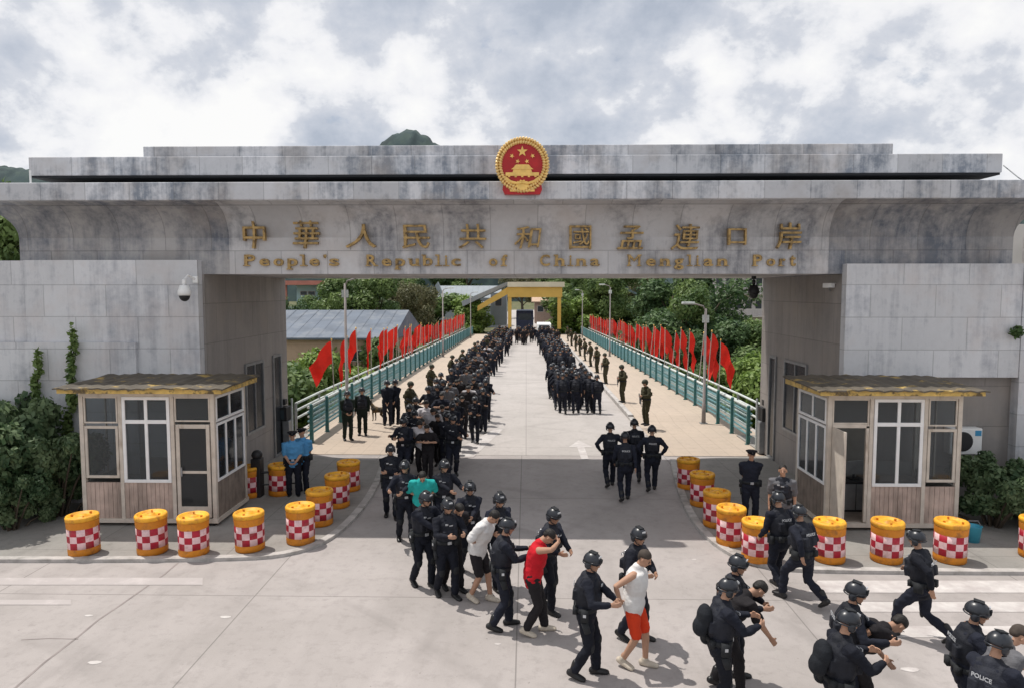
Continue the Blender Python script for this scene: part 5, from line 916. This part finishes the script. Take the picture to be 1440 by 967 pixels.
def pose_lib():
    W1 = [(-.10, .19, .09, 0), (.10, -.20, .155, -22)]; W2 = [(-.10, -.20, .155, -22), (.10, .19, .09, 0)]; ST = [(-.11, .02, .09), (.11, -.02, .09)]; B1 = [(-.09, .34, .10, 6), (.09, -.38, .215, -36)]; E1 = [(-.11, .13, .09, 0), (.11, -.15, .125, -14)]; E2 = [(-.11, -.15, .125, -14), (.11, .13, .09, 0)]; S1 = [(-.10, .13, .09), (.10, -.13, .125, -12)]
    U = dict(
     stand=Pose(ST, .94, 2), standhip=Pose(ST, .94, 3, hands=[(-.1, .2, 1.0), (.1, .22, 1.0)], grip='grip'), behind=Pose(ST, .94, 0, hands=[(-.05, -.2, .92), (.05, -.2, .92)], elb=[(-1, -.4, 0), (1, -.4, 0)]),
     rifle=Pose(ST, .94, 4, 8, hands=[(-.14, .30, 1.16), (.12, .17, 1.0)], elb=[(-1, -.2, -.6), (1, -.6, -.5)], grip='grip'),
     walk=Pose(W1, .918, 5, hands=[(-.24, -.14, .88), (.24, .24, .93)]), walk2=Pose(W2, .918, 5, hands=[(-.24, .24, .93), (.24, -.14, .88)]), stride=Pose(B1, .85, 7, hands=[(-.28, -.22, .95), (.22, .24, 1.02)]), armsout=Pose(W2, .918, 3, hands=[(-.26, .08, .98), (.26, .08, .98)], elb=[(-1, -.5, 0), (1, -.5, 0)]),
     escR=Pose(E1, .928, 4, 6, 25, hands=[(.16, .44, 1.16), (.40, .36, 1.22)], elb=[(-.6, 0, -1), (.6, -.2, -1)], grip='grip'), escR2=Pose(E2, .926, 6, 10, 18, hands=[(.08, .46, 1.12), (.36, .40, 1.16)], elb=[(-.6, 0, -1), (.6, -.2, -1)], grip='grip'),
     escL=Pose(E2, .928, 4, 6, -25, hands=[(-.40, .36, 1.22), (-.16, .44, 1.16)], elb=[(-.6, -.2, -1), (.6, 0, -1)], grip='grip'), escL2=Pose(E1, .926, 6, 8, -18, hands=[(-.36, .40, 1.16), (-.08, .46, 1.12)], elb=[(-.6, -.2, -1), (.6, 0, -1)], grip='grip'),
     escB=Pose(E1, .928, 4, 10, hands=[(-.15, .44, 1.22), (.15, .44, 1.22)], elb=[(-.7, -.1, -1), (.7, -.1, -1)], grip='grip'), cross=Pose(S1, .93, 4, 6, hands=[(.08, .22, 1.14), (-.08, .24, 1.10)], elb=[(-1, 0, -.6), (1, 0, -.6)], grip='grip'),
     bent=Pose(S1, .925, 22, 34, hands=[(-.05, .02, 1.05), (.05, .02, 1.05)], elb=[(-1, -.3, .3), (1, -.3, .3)], py=-.06, grip='grip'), deep=Pose(E1, .90, 58, 26, hands=[(-.12, .40, .72), (.05, -.04, 1.10)], elb=[(-1, -.3, -.6), (.8, -.2, 1)], py=-.14),
     deep2=Pose(E2, .90, 38, 34, hands=[(-.16, .0, 1.10), (.20, .50, .78)], elb=[(-.8, -.4, 1), (.8, -.3, -1)], py=-.1), handshead=Pose(E1, .926, 12, 46, hands=[(-.15, .30, 1.50), (.15, .33, 1.50)], elb=[(-1, .6, .2), (1, .6, .3)], py=-.05), held=Pose(S1, .925, 6, 26, hands=[(-.22, -.15, 1.04), (.22, -.15, 1.04)], elb=[(-1, -.7, .2), (1, -.7, .2)], py=-.02), crowdw=Pose(S1, .925, 12, 14, hands=[(-.12, .34, 1.2), (.12, .34, 1.2)], elb=[(-1, 0, -.6), (1, 0, -.6)]))
    return U
POSES = pose_lib()
def oriented(c, Rm): return Matrix.Translation(c) @ Rm.to_4x4()
def make_person(pose, top='navy', bottom='navy', sleeves=1.0, legs=1.0, helmet=None, hair='hair', vest=None, pack=False, shoes='boot', cap=False, sign=False, vox=.0105, tank=False, badge=True, lo=False):
    slim = top not in ('navy', 'olive', 'blueg', 'blue'); p = POSES[pose]; t = empty('person'); vb = vox if not lo else .014; vc = .0135 if not lo else .019
    b = MB(); head(b, p); torso(b, p, .88, -.08)
    for k in (0, 1): arm(b, p, k, .86 if sleeves > .5 else .94); hand(b, p, k); leg(b, p, k, .86 if legs > .5 else .93); foot(b, p, k, .85, False)
    link(fuse(b, 'body', PM['skin'], vb, 2), 'body', t)
    b = MB(); torso(b, p, 1.19 if top in ('navy', 'olive', 'blueg', 'blue') else 1.27, -.07 if top in ('navy', 'olive', 'blueg', 'blue') else -.12, belly=.012)
    if not tank:
        for k in (0, 1): arm(b, p, k, 1.32, stop=.93 if sleeves > .5 else .3)
        if sleeves > .5: b.tube([p.neck-p.Rt @ Vector((0, 0, .05)), p.neck+p.Rt @ Vector((0, 0, .02))], [.078, .066], 12, round_=True)
    link(fuse(b, 'shirt', PM[top], vc, 3, .013, len(pose)*3.1), 'shirt', t)
    b = MB(); tp = p.P; b.tube([tp+Vector((0, 0, -.10)), tp+Vector((0, 0, -.03)), tp+Vector((0, -.005, .05)), tp+M3R(R(-p.lean*.5), 'X') @ Vector((0, 0, .11))], [(.13, .11), (.188 if not slim else .178, .142 if not slim else .130), (.182 if not slim else .165, .138 if not slim else .12), (.172 if not slim else .14, .13 if not slim else .10)], 20, hint=(1, 0, 0), round_=True)
    for k in (0, 1): leg(b, p, k, 1.24 if legs > .5 else 1.0, stop=1.0 if legs > .5 else .3, flare=1.22 if legs > .5 else .92)
    link(fuse(b, 'trousers' if legs > .5 else 'shorts', PM[bottom], vc, 3, .014, 7), 'trousers' if legs > .5 else 'shorts', t)
    for k in (0, 1): b = MB(); foot(b, p, k, 1.0, 1 if shoes == 'boot' else 2); link(fuse(b, 'boot' if shoes == 'boot' else 'shoe', PM[shoes], .011 if not lo else .016, 2), 'boot' if shoes == 'boot' else 'shoe', t)
    Rh, c = p.Rh, p.head
    if helmet:
        b = MB(); hc = c+Rh @ Vector((0, -.012, .035)); hr = (.112, .132, .120)
        b.ell(hc, hr, Rh, 22, 9, 0, math.pi*.56); b.tube([hc+Rh @ Vector((hr[0]*1.0*math.cos(a), hr[1]*1.0*math.sin(a), -.024+(.03 if math.sin(a) > .3 else -.012))) for a in [k*math.pi/9 for k in range(19)]], .009, 6)
        for s in (-1, 1): b.ell(hc+Rh @ Vector((s*.102, -.01, -.05)), (.018, .05, .05), Rh, 10, 6)
        ho = b.build('helmet', PM[helmet], t, True)
        if not lo:
            for nm_, bxs in (('mount', (-.030, .030, .118, .138, .012, .058)), ('side_rail', (-.112, -.102, -.07, .06, -.01, .012)), ('side_rail', (.102, .112, -.07, .06, -.01, .012)), ('crown_pad', (-.04, .04, -.06, .05, .112, .124))): b = MB(); b.box(*bxs, M4=oriented(hc, Rh)); b.build(nm_, PM['strap'], ho)
            if badge: b = MB(); b.box(-.03, .03, .10, .112, .072, .095, M4=oriented(hc, Rh)); b.build('badge', PM['badge'], ho)
            b = MB()
            for s in (-1, 1): b.tube([c+Rh @ Vector((s*.085, .0, -.02)), c+Rh @ Vector((s*.07, .04, -.075)), c+Rh @ Vector((0, .07, -.108))], .007, 5)
            b.build('chin_strap', PM['strap'], ho)
    elif cap:
        b = MB(); hc = c+Rh @ Vector((0, -.012, .05)); b.ell(hc, (.093, .108, .05), Rh, 18, 6, 0, math.pi*.6); b.ell(hc+Rh @ Vector((0, .005, .035)), (.13, .14, .028), Rh, 18, 8); b.tube([hc+Rh @ Vector((-.06, .09, -.008)), hc+Rh @ Vector((0, .14, -.018)), hc+Rh @ Vector((.06, .09, -.008))], [.012, .018, .012], 8); co_ = b.build('cap', PM['capm'], t, True)
        b = MB(); b.ell(hc+Rh @ Vector((0, .118, .03)), (.018, .01, .018), Rh, 8, 6); b.build('badge', PM['badge'], co_)
    elif hair:
        b = MB(); b.ell(c+Rh @ Vector((0, -.022, .038)), (.083, .097, .088), Rh @ M3R(R(14), 'X'), 18, 9, 0, math.pi*.56)
        b.ell(c+Rh @ Vector((0, -.06, -.0)), (.066, .05, .06), Rh, 12, 8); me = fuse(b, 'hair', PM[hair], .011, 1, .006 if hair == 'hair' else .0, 3); link(me, 'hair', t)
    if not lo:
        b = MB()
        for s in (-1, 1): b.ell(c+Rh @ Vector((s*.032, .0835, -.006)), (.012, .006, .006), Rh, 8, 6); b.box(-.018, .018, -.003, .004, -.003, .004, M4=oriented(c+Rh @ Vector((s*.033, .084, .014)), Rh))
        b.build('eyes', PM['eye'], t)
    if vest:
        b = MB(); pts, rs = [], []
        for (h, rx, ry) in ((.15, .188, .16), (.20, .198, .168), (.30, .208, .175), (.40, .202, .17), (.46, .15, .145), (.49, .11, .12)): pts.append(p.P+p.Rt @ Vector((0, 0, h))); rs.append((rx, ry))
        b.tube(pts, rs, 20, hint=p.Rt @ Vector((1, 0, 0)), round_=True)
        for s in (-1, 1): b.tube([p.P+p.Rt @ Vector((s*.10, .12, .40)), p.P+p.Rt @ Vector((s*.115, .04, .515)), p.P+p.Rt @ Vector((s*.115, -.05, .515)), p.P+p.Rt @ Vector((s*.10, -.12, .40))], [(.032, .02)]*4, 8)
        MV = oriented(p.P, p.Rt)
        for (x, y, z_, a, d, h) in ((-.10, .165, .24, .038, .03, .07), (0, .172, .24, .038, .03, .07), (.10, .165, .24, .038, .03, .07), (-.07, .165, .38, .04, .02, .05), (.09, -.165, .26, .05, .03, .07), (-.09, -.165, .26, .05, .03, .07)): b.box(x-a, x+a, y-d, y+d, z_-h, z_+h, M4=MV)
        link(fuse(b, 'vest', PM[vest], .013 if not lo else .02, 1, .004, 5), 'vest', t)
        if not lo:
            b = MB(); b.box(-.095, .095, -.179, -.1745, .365, .405, M4=MV) if False else None
            tm = text_mesh('POLICE', .062, .002, .001); q = MB(); q.add([tuple(v.co) for v in tm.vertices], [tuple(f.vertices) for f in tm.polygons], M4=MV @ Matrix.Translation((-.105, -.194, .365)) @ Matrix.Rotation(R(90), 4, 'X')); q.build('back_lettering', PM['badge'], t); bpy.data.meshes.remove(tm)
            q = MB(); q.box(.05, .10, .180, .192, .42, .445, M4=MV); q.box(-.035, .03, .192, .199, .40, .42, M4=MV); q.build('chest_patch', PM['badge'], t)
    if vest or top in ('navy', 'blue', 'olive'):
        b = MB(); MVp = oriented(p.P, M3R(R(-p.lean*.3), 'X')); b.tube([p.P+Vector((0, 0, .045)), p.P+Vector((0, 0, .10))], [(.205, .160), (.200, .156)], 20, hint=(1, 0, 0))
        if not lo:
            for (x, y, z_, a, d, h) in ((.215, .0, .03, .03, .05, .08), (-.215, -.02, .04, .03, .06, .07), (.12, -.14, .06, .04, .03, .05), (-.10, -.15, .06, .045, .03, .05), (-.13, .13, .06, .03, .025, .045)): b.box(x-a, x+a, y-d, y+d, z_-h, z_+h, M4=MVp)
            b.tube([p.hip[1]+Vector((.11, 0, -.05)), p.hip[1].lerp(p.knee[1], .45)+Vector((.10, .02, 0))], [(.03, .05), (.025, .045)], 8)
        bo = b.build('belt', PM['strap'], t, True)
        if not lo: q = MB(); q.box(-.035, .035, .155, .168, .05, .10, M4=MVp); q.box(.242, .248, -.02, .02, .02, .06, M4=MVp); q.build('buckle', PM['badge'], bo)
    if vest and not lo:
        for k in (0, 1): b = MB(); b.ell(p.knee[k]+Vector((0, .045, 0)), (.058, .035, .08), None, 10, 8); link(b.mesh('knee_pad', PM['strap'], True), 'knee_pad', t)
    if pack:
        b = MB(); MV = oriented(p.P, p.Rt); b.ell(Vector((0, -.22, .34)), (.13, .10, .17), M4=MV); b.ell(Vector((0, -.26, .22)), (.12, .10, .13), M4=MV); b.ell(Vector((-.16, -.10, .02)), (.07, .10, .11), M4=MV); pk = link(fuse(b, 'backpack', PM['pack'], .014, 3, .006, 2), 'backpack', t)
    return t
PROTO = {}; OUT = dict(
 swat=dict(helmet='helm', vest='navy2'), swatp=dict(helmet='helm', vest='navy2', pack=True), swatf=dict(helmet='helm', vest='navy2', lo=True), plain=dict(helmet='helm'), soldier=dict(top='olive', bottom='olive', helmet='oliveh', vest='olive', lo=True, badge=False), green=dict(top='blueg', bottom='blueg', helmet='helm', vest='navy2', lo=True),
 whiteblack=dict(top='white', bottom='black', sleeves=0, legs=0, shoes='shoe'), redtank=dict(top='red', bottom='black', tank=True, sleeves=0, shoes='shoe'), whitered=dict(top='white', bottom='orangered', tank=True, sleeves=0, legs=0, hair='stub', shoes='shoe'), dark=dict(top='black', bottom='black', sleeves=0, shoes='boot'), darkf=dict(top='black', bottom='black', sleeves=0, lo=True),
 grey=dict(top='grey', bottom='black', sleeves=0, hair='stub'), blue=dict(top='blue', bottom='navy', sleeves=0, cap=True), guard=dict(top='navy', bottom='navy', sleeves=0, cap=True), teal=dict(top='teal', bottom='black', sleeves=0), vestgrey=dict(top='grey', bottom='navy', sleeves=0, vest='navy2'), copf=dict(helmet='helm', lo=True), tealh=dict(top='teal', bottom='black', sleeves=0))
def person(pose, outfit, x, y, heading, label, group=None, z=0.0, s=1.0, recolor=None):
    """heading in degrees: 0 = away from the camera, 90 = to the right, 180 = towards the camera"""
    key = (pose, outfit)
    if key not in PROTO: o = PROTO[key] = make_person(pose, **OUT[outfit])
    else: o = copy_tree(PROTO[key])
    o.location = (x, y, z); o.rotation_euler = (0, 0, -R(heading)); o.scale = (s, s, s); tag(o, label, 'person', group)
    if recolor:
        for ch in o.children:
            k = ch.name.split('.')[0]
            if k in recolor: ch.material_slots[0].link = 'OBJECT'; ch.material_slots[0].material = PM[recolor[k]]
    return o
def from_head(hx, hy, h=1.78):
    d = ray(hx, hy); t = (h-CAM_H)/d.z; return d.x*t, d.y*t
def ph(pose, outfit, hx, hy, heading, label, h=1.77, group=None, s=1.0, dx=0, dy=0, recolor=None):
    """stand a person so that the crown of the head, h above the ground, is where the photo shows it"""
    p = POSES[pose]; x, y = from_head(hx, hy, h); a = R(heading); off = p.head; x -= off.x*math.cos(a)+off.y*math.sin(a); y -= -off.x*math.sin(a)+off.y*math.cos(a)
    return person(pose, outfit, x+dx, y+dy, heading, label, group, 0, s, recolor)
GE = 'officers and detainees crossing the plaza'
ph('cross', 'swat', 549, 624, 168, 'helmeted officer at the left outer edge of the column inside the gate shade', group=GE)
ph('escR', 'swat', 569, 647, 160, 'helmeted officer left of the detainee in teal', group=GE)
ph('bent', 'teal', 594, 668, 170, 'detainee in a teal T-shirt bent forward between two officers', 1.55, group=GE)
ph('escL', 'swat', 625, 646, 172, 'helmeted officer right of the detainee in teal', group=GE)
ph('escL2', 'swat', 599, 690, 140, 'helmeted officer left of the bent dark-haired detainee, arms reaching right', group=GE)
ph('escB', 'swat', 630, 700, 150, 'helmeted officer with legs apart directly behind the bent dark-haired detainee', group=GE)
ph('bent', 'dark', 646, 722, 145, 'dark-haired detainee in black bent forward among the left officers', 1.45, group=GE)
ph('escR', 'swat', 661, 676, 150, 'helmeted officer behind, between the black-clad and white-shirted detainees', group=GE)
ph('escR2', 'swat', 703, 691, 140, 'helmeted officer right behind the white-shirted detainee', group=GE)
ph('bent', 'whiteblack', 695, 728, 120, 'detainee in white T-shirt and black shorts bent forward', 1.50, group=GE)
ph('escB', 'swat', 714, 728, 82, 'helmeted officer facing right, arms stretched to the detainee in red', group=GE)
ph('handshead', 'redtank', 772, 756, 92, 'detainee in red tank top bent forward with raised elbows', 1.52, group=GE)
ph('escR2', 'swat', 779, 713, 120, 'helmeted officer behind the detainee in red', group=GE)
ph('escR', 'swat', 834, 776, 100, 'helmeted officer gripping the arm of the detainee in red shorts', group=GE)
ph('escR', 'swat', 899, 741, 125, 'helmeted officer half hidden behind the detainee in red shorts', group=GE)
ph('held', 'whitered', 907, 780, 118, 'crop-haired detainee in white tank top and red shorts', 1.64, group=GE)
ph('escR', 'swat', 1039, 780, 100, 'helmeted officer standing behind the bent dark-haired man near the lower centre right', group=GE)
ph('escB', 'swatp', 1025, 812, 85, 'helmeted officer with backpack holding the bent dark-haired man near the lower centre right', group=GE)
ph('deep2', 'dark', 1068, 816, 88, 'bent man in black with one bare forearm hanging, held by two officers', 1.50, group=GE)
ph('escR', 'swat', 1205, 818, 100, 'helmeted officer behind the deeply bent man at the lower right', group=GE)
ph('escB', 'swatp', 1194, 857, 82, 'helmeted officer with black backpack beside the deeply bent man at the lower right', group=GE)
ph('deep', 'dark', 1264, 868, 84, 'man in black bent almost horizontal, held by two officers at the lower right', 1.30, group=GE)
ph('escR', 'swat', 1376, 845, 98, 'helmeted officer at the lower right corner, facing right', group=GE)
ph('escR2', 'swat', 1406, 893, 60, 'helmeted officer leaning forward at the lower right corner', 1.72, group=GE)
ph('bent', 'grey', 1432, 893, 85, 'crop-haired bent man cut off by the right picture edge', 1.52, group=GE)
GW = 'officers walking by themselves near the gate'
ph('stride', 'swat', 1124, 703, -28, 'striding officer seen from behind before the right booth', group=GW)
ph('walk2', 'swat', 1094, 690, -20, 'officer seen from behind left of the striding one', group=GW)
ph('stand', 'vestgrey', 1101, 657, 200, 'bareheaded man in dark vest standing behind the two walking officers', 1.70, group=GW)
ph('behind', 'guard', 1057, 632, 185, 'capped guard in short sleeves standing behind the right barrels', 1.75, group=GW)
ph('stride', 'swat', 1289, 738, -42, 'officer striding on the crossing between the two right barrels', group=GW)
ph('armsout', 'swat', 858, 593, -4, 'leftmost of the four officers walking away in the middle of the road', group=GW)
ph('walk', 'swat', 892, 588, -2, 'middle rear one of the four officers walking away', group=GW)
ph('walk2', 'swat', 879, 606, 0, 'nearest of the four officers walking away', group=GW)
ph('armsout', 'swat', 917, 597, 3, 'rightmost of the four officers walking away', group=GW)
ph('standhip', 'blue', 411, 605, 165, 'left one of the two capped police in light blue shirts', 1.76, group='blue-shirted police by the left booth'); ph('behind', 'blue', 424, 601, 195, 'right one of the two capped police in light blue shirts', 1.76, group='blue-shirted police by the left booth')
# left sidewalk
GS = 'officers standing on the sidewalks'
for (px, py, pose, of, hd, lb) in ((489, 618, 'standhip', 'green', 150, 'left one of the pair standing at the near end of the left sidewalk'), (510, 611, 'stand', 'green', 170, 'right one of the pair standing at the near end of the left sidewalk'), (545, 598, 'behind', 'copf', -10, 'leftmost of three officers standing by the left railing'), (556, 596, 'behind', 'copf', 10, 'middle one of three officers standing by the left railing')):
    q = G(px, py, .02 if py > 600 else .1); person(pose, of, q.x, q.y, hd, lb, GS, q.z)
# soldiers with rifles: each rifle is a thing of its own
def make_rifle():
    t = empty('rifle'); b = MB(); b.box(-.025, .025, -.12, .22, -.03, .03); b.box(-.02, .02, -.36, -.12, -.055, .015); b.box(-.02, .02, .02, .07, -.19, -.03); b.box(-.016, .016, -.09, -.05, -.12, -.03); b.box(-.022, .022, .22, .38, -.022, .022); b.build('receiver', MT['blacksteel'], t, bevel=.006)
    b = MB(); b.tube([(0, .38, .005), (0, .58, .005)], [.012, .010], 8); b.build('barrel', MT['blacksteel'], t); b = MB(); b.box(-.012, .012, -.02, .1, .03, .06); b.build('sight', MT['blacksteel'], t); return t
rif = [None]
def soldier(px, py, hd, lb, rl, grp=GS, z=.17):
    q = G(px, py, z); person('rifle', 'soldier', q.x, q.y, hd, lb, grp, z)
    o = make_rifle() if rif[0] is None else copy_tree(rif[0])
    if rif[0] is None: rif[0] = o
    a = -R(hd); Rz = Matrix.Rotation(a, 3, 'Z'); o.location = Vector((q.x, q.y, z))+Rz @ Vector((.06, .27, 1.04)); o.rotation_euler = (Rz.to_4x4() @ Matrix.Rotation(R(62), 4, 'Z') @ Matrix.Rotation(R(-24), 4, 'X')).to_euler(); tag(o, rl, 'rifle', 'rifles held by the sidewalk soldiers')
near = ['nearest', 'second', 'third', 'fourth', 'fifth', 'sixth', 'seventh', 'eighth', 'ninth', 'tenth', 'eleventh', 'twelfth']
for i, (px, py) in enumerate(((575, 601), (605, 564), (634, 544), (649, 531), (666, 516), (684, 501), (697, 490), (706, 481))):
    soldier(px, py, 100+random.uniform(-12, 12), near[i]+' armed soldier in olive on the left sidewalk', 'rifle held by the '+near[i]+' soldier on the left sidewalk')
for i, (px, py) in enumerate(((909, 597), (876, 565), (852, 539), (840, 524), (831, 515), (823, 507), (816, 500), (810, 493), (804, 486), (799, 480))):
    soldier(px, py, -100+random.uniform(-25, 25), near[i]+' armed soldier in olive on the right sidewalk', 'rifle held by the '+near[i]+' soldier on the right sidewalk')
# the long column on the left: rows of officer, detainees, officer coming towards the gate
rnd = random.Random(5)
cols = [dict(shirt=c) for c in ('black', 'black', 'black', 'navy', 'grey', 'pale', 'black', 'black', 'navy', 'black')]
n_left = 0; y = 19.6; row = 0
while y < 92 and n_left < 178:
    if y < 24: lx = [-3.75, -3.2, -2.7, -2.25]
    elif y < 30: lx = [-3.6, -2.95, -2.3, -1.7]
    elif y < 60: lx = [-3.65, -2.95, -2.2]
    else: lx = [-3.6, -2.7, -1.8]
    for j, x in enumerate(lx):
        if row < 2 and j in (1, 2) : pass
        if rnd.random() < (.18 if y < 30 else .30) and y > 22: continue
        xx = x+rnd.uniform(-.16, .16)+(.25 if y < 22 and j < 2 else 0); yy = y+rnd.uniform(-.28, .28)+j*.12; hd = 180+rnd.uniform(-14, 14); s = rnd.uniform(.92, 1.05)
        if j in (0, len(lx)-1): person(rnd.choice(('escR', 'cross', 'escB')) if j == 0 else rnd.choice(('escL', 'cross', 'escL2')), 'swat' if y < 26 else 'swatf', xx, yy, hd, 'helmeted officer on the %s flank of the long column crossing the bridge' % ('left' if j == 0 else 'right'), 'officers flanking the long column', 0.01, s)
        else: person(rnd.choice(('bent', 'crowdw', 'held', 'bent')), 'darkf', xx, yy, hd, 'detainee walking with bowed head inside the long column on the bridge', 'detainees inside the long column', 0.01, s, rnd.choice(cols))
        n_left += 1
    y += 1.12 if y < 40 else 1.35 if y < 60 else 1.7; row += 1
# the right column, seen from behind, walking back over the bridge
for i in range(24):
    k = i % 4; y = 31.0+(i//4)*1.15+rnd.uniform(-.15, .15); x = 1.35+k*.5+rnd.uniform(-.12, .12)+(.35 if i < 4 else 0); person(rnd.choice(('walk', 'walk2', 'armsout')), 'swatf', x, y, rnd.uniform(-8, 8), 'helmeted officer in the compact group walking away on the right of the road', 'officers in the group walking away', .01, rnd.uniform(.95, 1.03))
for i in range(36):
    k = i % 3; y = 45+(i//3)*2.3+rnd.uniform(-.5, .5); x = 1.75+k*.55-(.25 if y > 60 else 0)+rnd.uniform(-.2, .2); person(rnd.choice(('walk', 'walk2', 'crowdw')), rnd.choice(('swatf', 'copf', 'copf')), x, y, rnd.uniform(-12, 12), 'figure in dark clothes in the farther group on the right of the road', 'people in the farther right group', .01, rnd.uniform(.95, 1.02))
for i in range(34):
    y = 86+rnd.uniform(-9, 11); x = rnd.uniform(-1.2, 3.6); person(rnd.choice(('walk', 'stand')), rnd.choice(('copf', 'darkf')), x, y, rnd.choice((0, 180)), 'dark figure at the far end of the bridge before the yellow gate', 'people at the far end of the bridge', .01)
# police dog with the officers on the left sidewalk
def make_dog(x, y, rz, z):
    t = empty('police_dog', (x, y, z), rz, 'brown and black police dog standing beside the three officers by the left railing', 'dog'); b = MB()
    b.tube([(0, -.32, .50), (0, -.2, .50), (0, .0, .47), (0, .2, .47), (0, .32, .52)], [(.08, .09), (.095, .11), (.09, .11), (.11, .14), (.085, .11)], 14, hint=(1, 0, 0), round_=True)
    b.tube([(0, .28, .55), (0, .40, .68), (0, .44, .74)], [.085, .065, .06], 10, round_=True); b.ell((0, .47, .76), (.065, .085, .065)); b.tube([(0, .52, .75), (0, .64, .72)], [.04, .026], 8, round_=True)
    for s in (-1, 1):
        b.tube([(s*.045, .42, .80), (s*.055, .41, .89)], [.022, .008], 6, round_=True); b.tube([(s*.08, .24, .48), (s*.08, .25, .30), (s*.08, .24, .14), (s*.08, .25, .03), (s*.08, .29, .02)], [.055, .034, .024, .022, .02], 8, round_=True)
        b.tube([(s*.08, -.26, .50), (s*.085, -.18, .32), (s*.085, -.34, .18), (s*.085, -.32, .03), (s*.085, -.28, .02)], [.085, .055, .026, .022, .02], 8, round_=True)
    b.tube([(0, -.36, .53), (0, -.46, .42), (0, -.54, .28)], [.028, .03, .012], 8, round_=True); link(fuse(b, 'body', mat('dog_fur', (.11, .07, .03), .9, .3, 3, .5, 60, stain=((.02, .016, .012), 4, .45, .55)), .012, 2), 'body', t)
    b = MB(); b.tube([(0, .33, .62), (0, .355, .60)], .09, 12); b.build('collar', PM['strap'], t)
q = G(533, 592, .1); make_dog(q.x, q.y, R(60), .1)

# ================================================================== settle everything that stands on or beyond the bridge onto its gentle fall
FLAT = ('bridge_deck', 'road', 'sidewalk', 'kerb', 'ground', 'bridge_railing', 'pipe_parapet')
for o in list(sc.objects):
    if o.parent is not None or o.type in ('CAMERA', 'LIGHT'): continue
    nm = o.name.split('.')[0]
    if nm in FLAT:
        for m_ in ([o] if o.type == 'MESH' else list(o.children)):
            oy = m_.location.y+(o.location.y if m_ is not o else 0); bm = bmesh.new(); bm.from_mesh(m_.data)
            ys_ = [v.co.y for v in bm.verts]
            if max(ys_)-min(ys_) > 20 and nm in ('road', 'sidewalk', 'bridge_deck', 'bridge_railing', 'pipe_parapet'): bmesh.ops.bisect_plane(bm, geom=bm.verts[:]+bm.edges[:]+bm.faces[:], plane_co=(0, 29.0-oy, 0), plane_no=(0, 1, 0)); bmesh.ops.bisect_plane(bm, geom=bm.verts[:]+bm.edges[:]+bm.faces[:], plane_co=(0, 101.0-oy, 0), plane_no=(0, 1, 0))
            for v in bm.verts: v.co.z += gz(v.co.y+oy) if (nm != 'ground' or v.co.y < 101) else 0
            bm.to_mesh(m_.data); bm.free()
    elif o.type == 'EMPTY' and 27 < o.location.y < 101 and nm in ('person', 'rifle', 'red_flag', 'street_lamp', 'police_dog', 'white_van'): o.location.z += gz(o.location.y)
    elif o.type == 'EMPTY' and nm in ('person', 'navy_truck'): o.location.z += gz(o.location.y) if o.location.y > 29 else 0
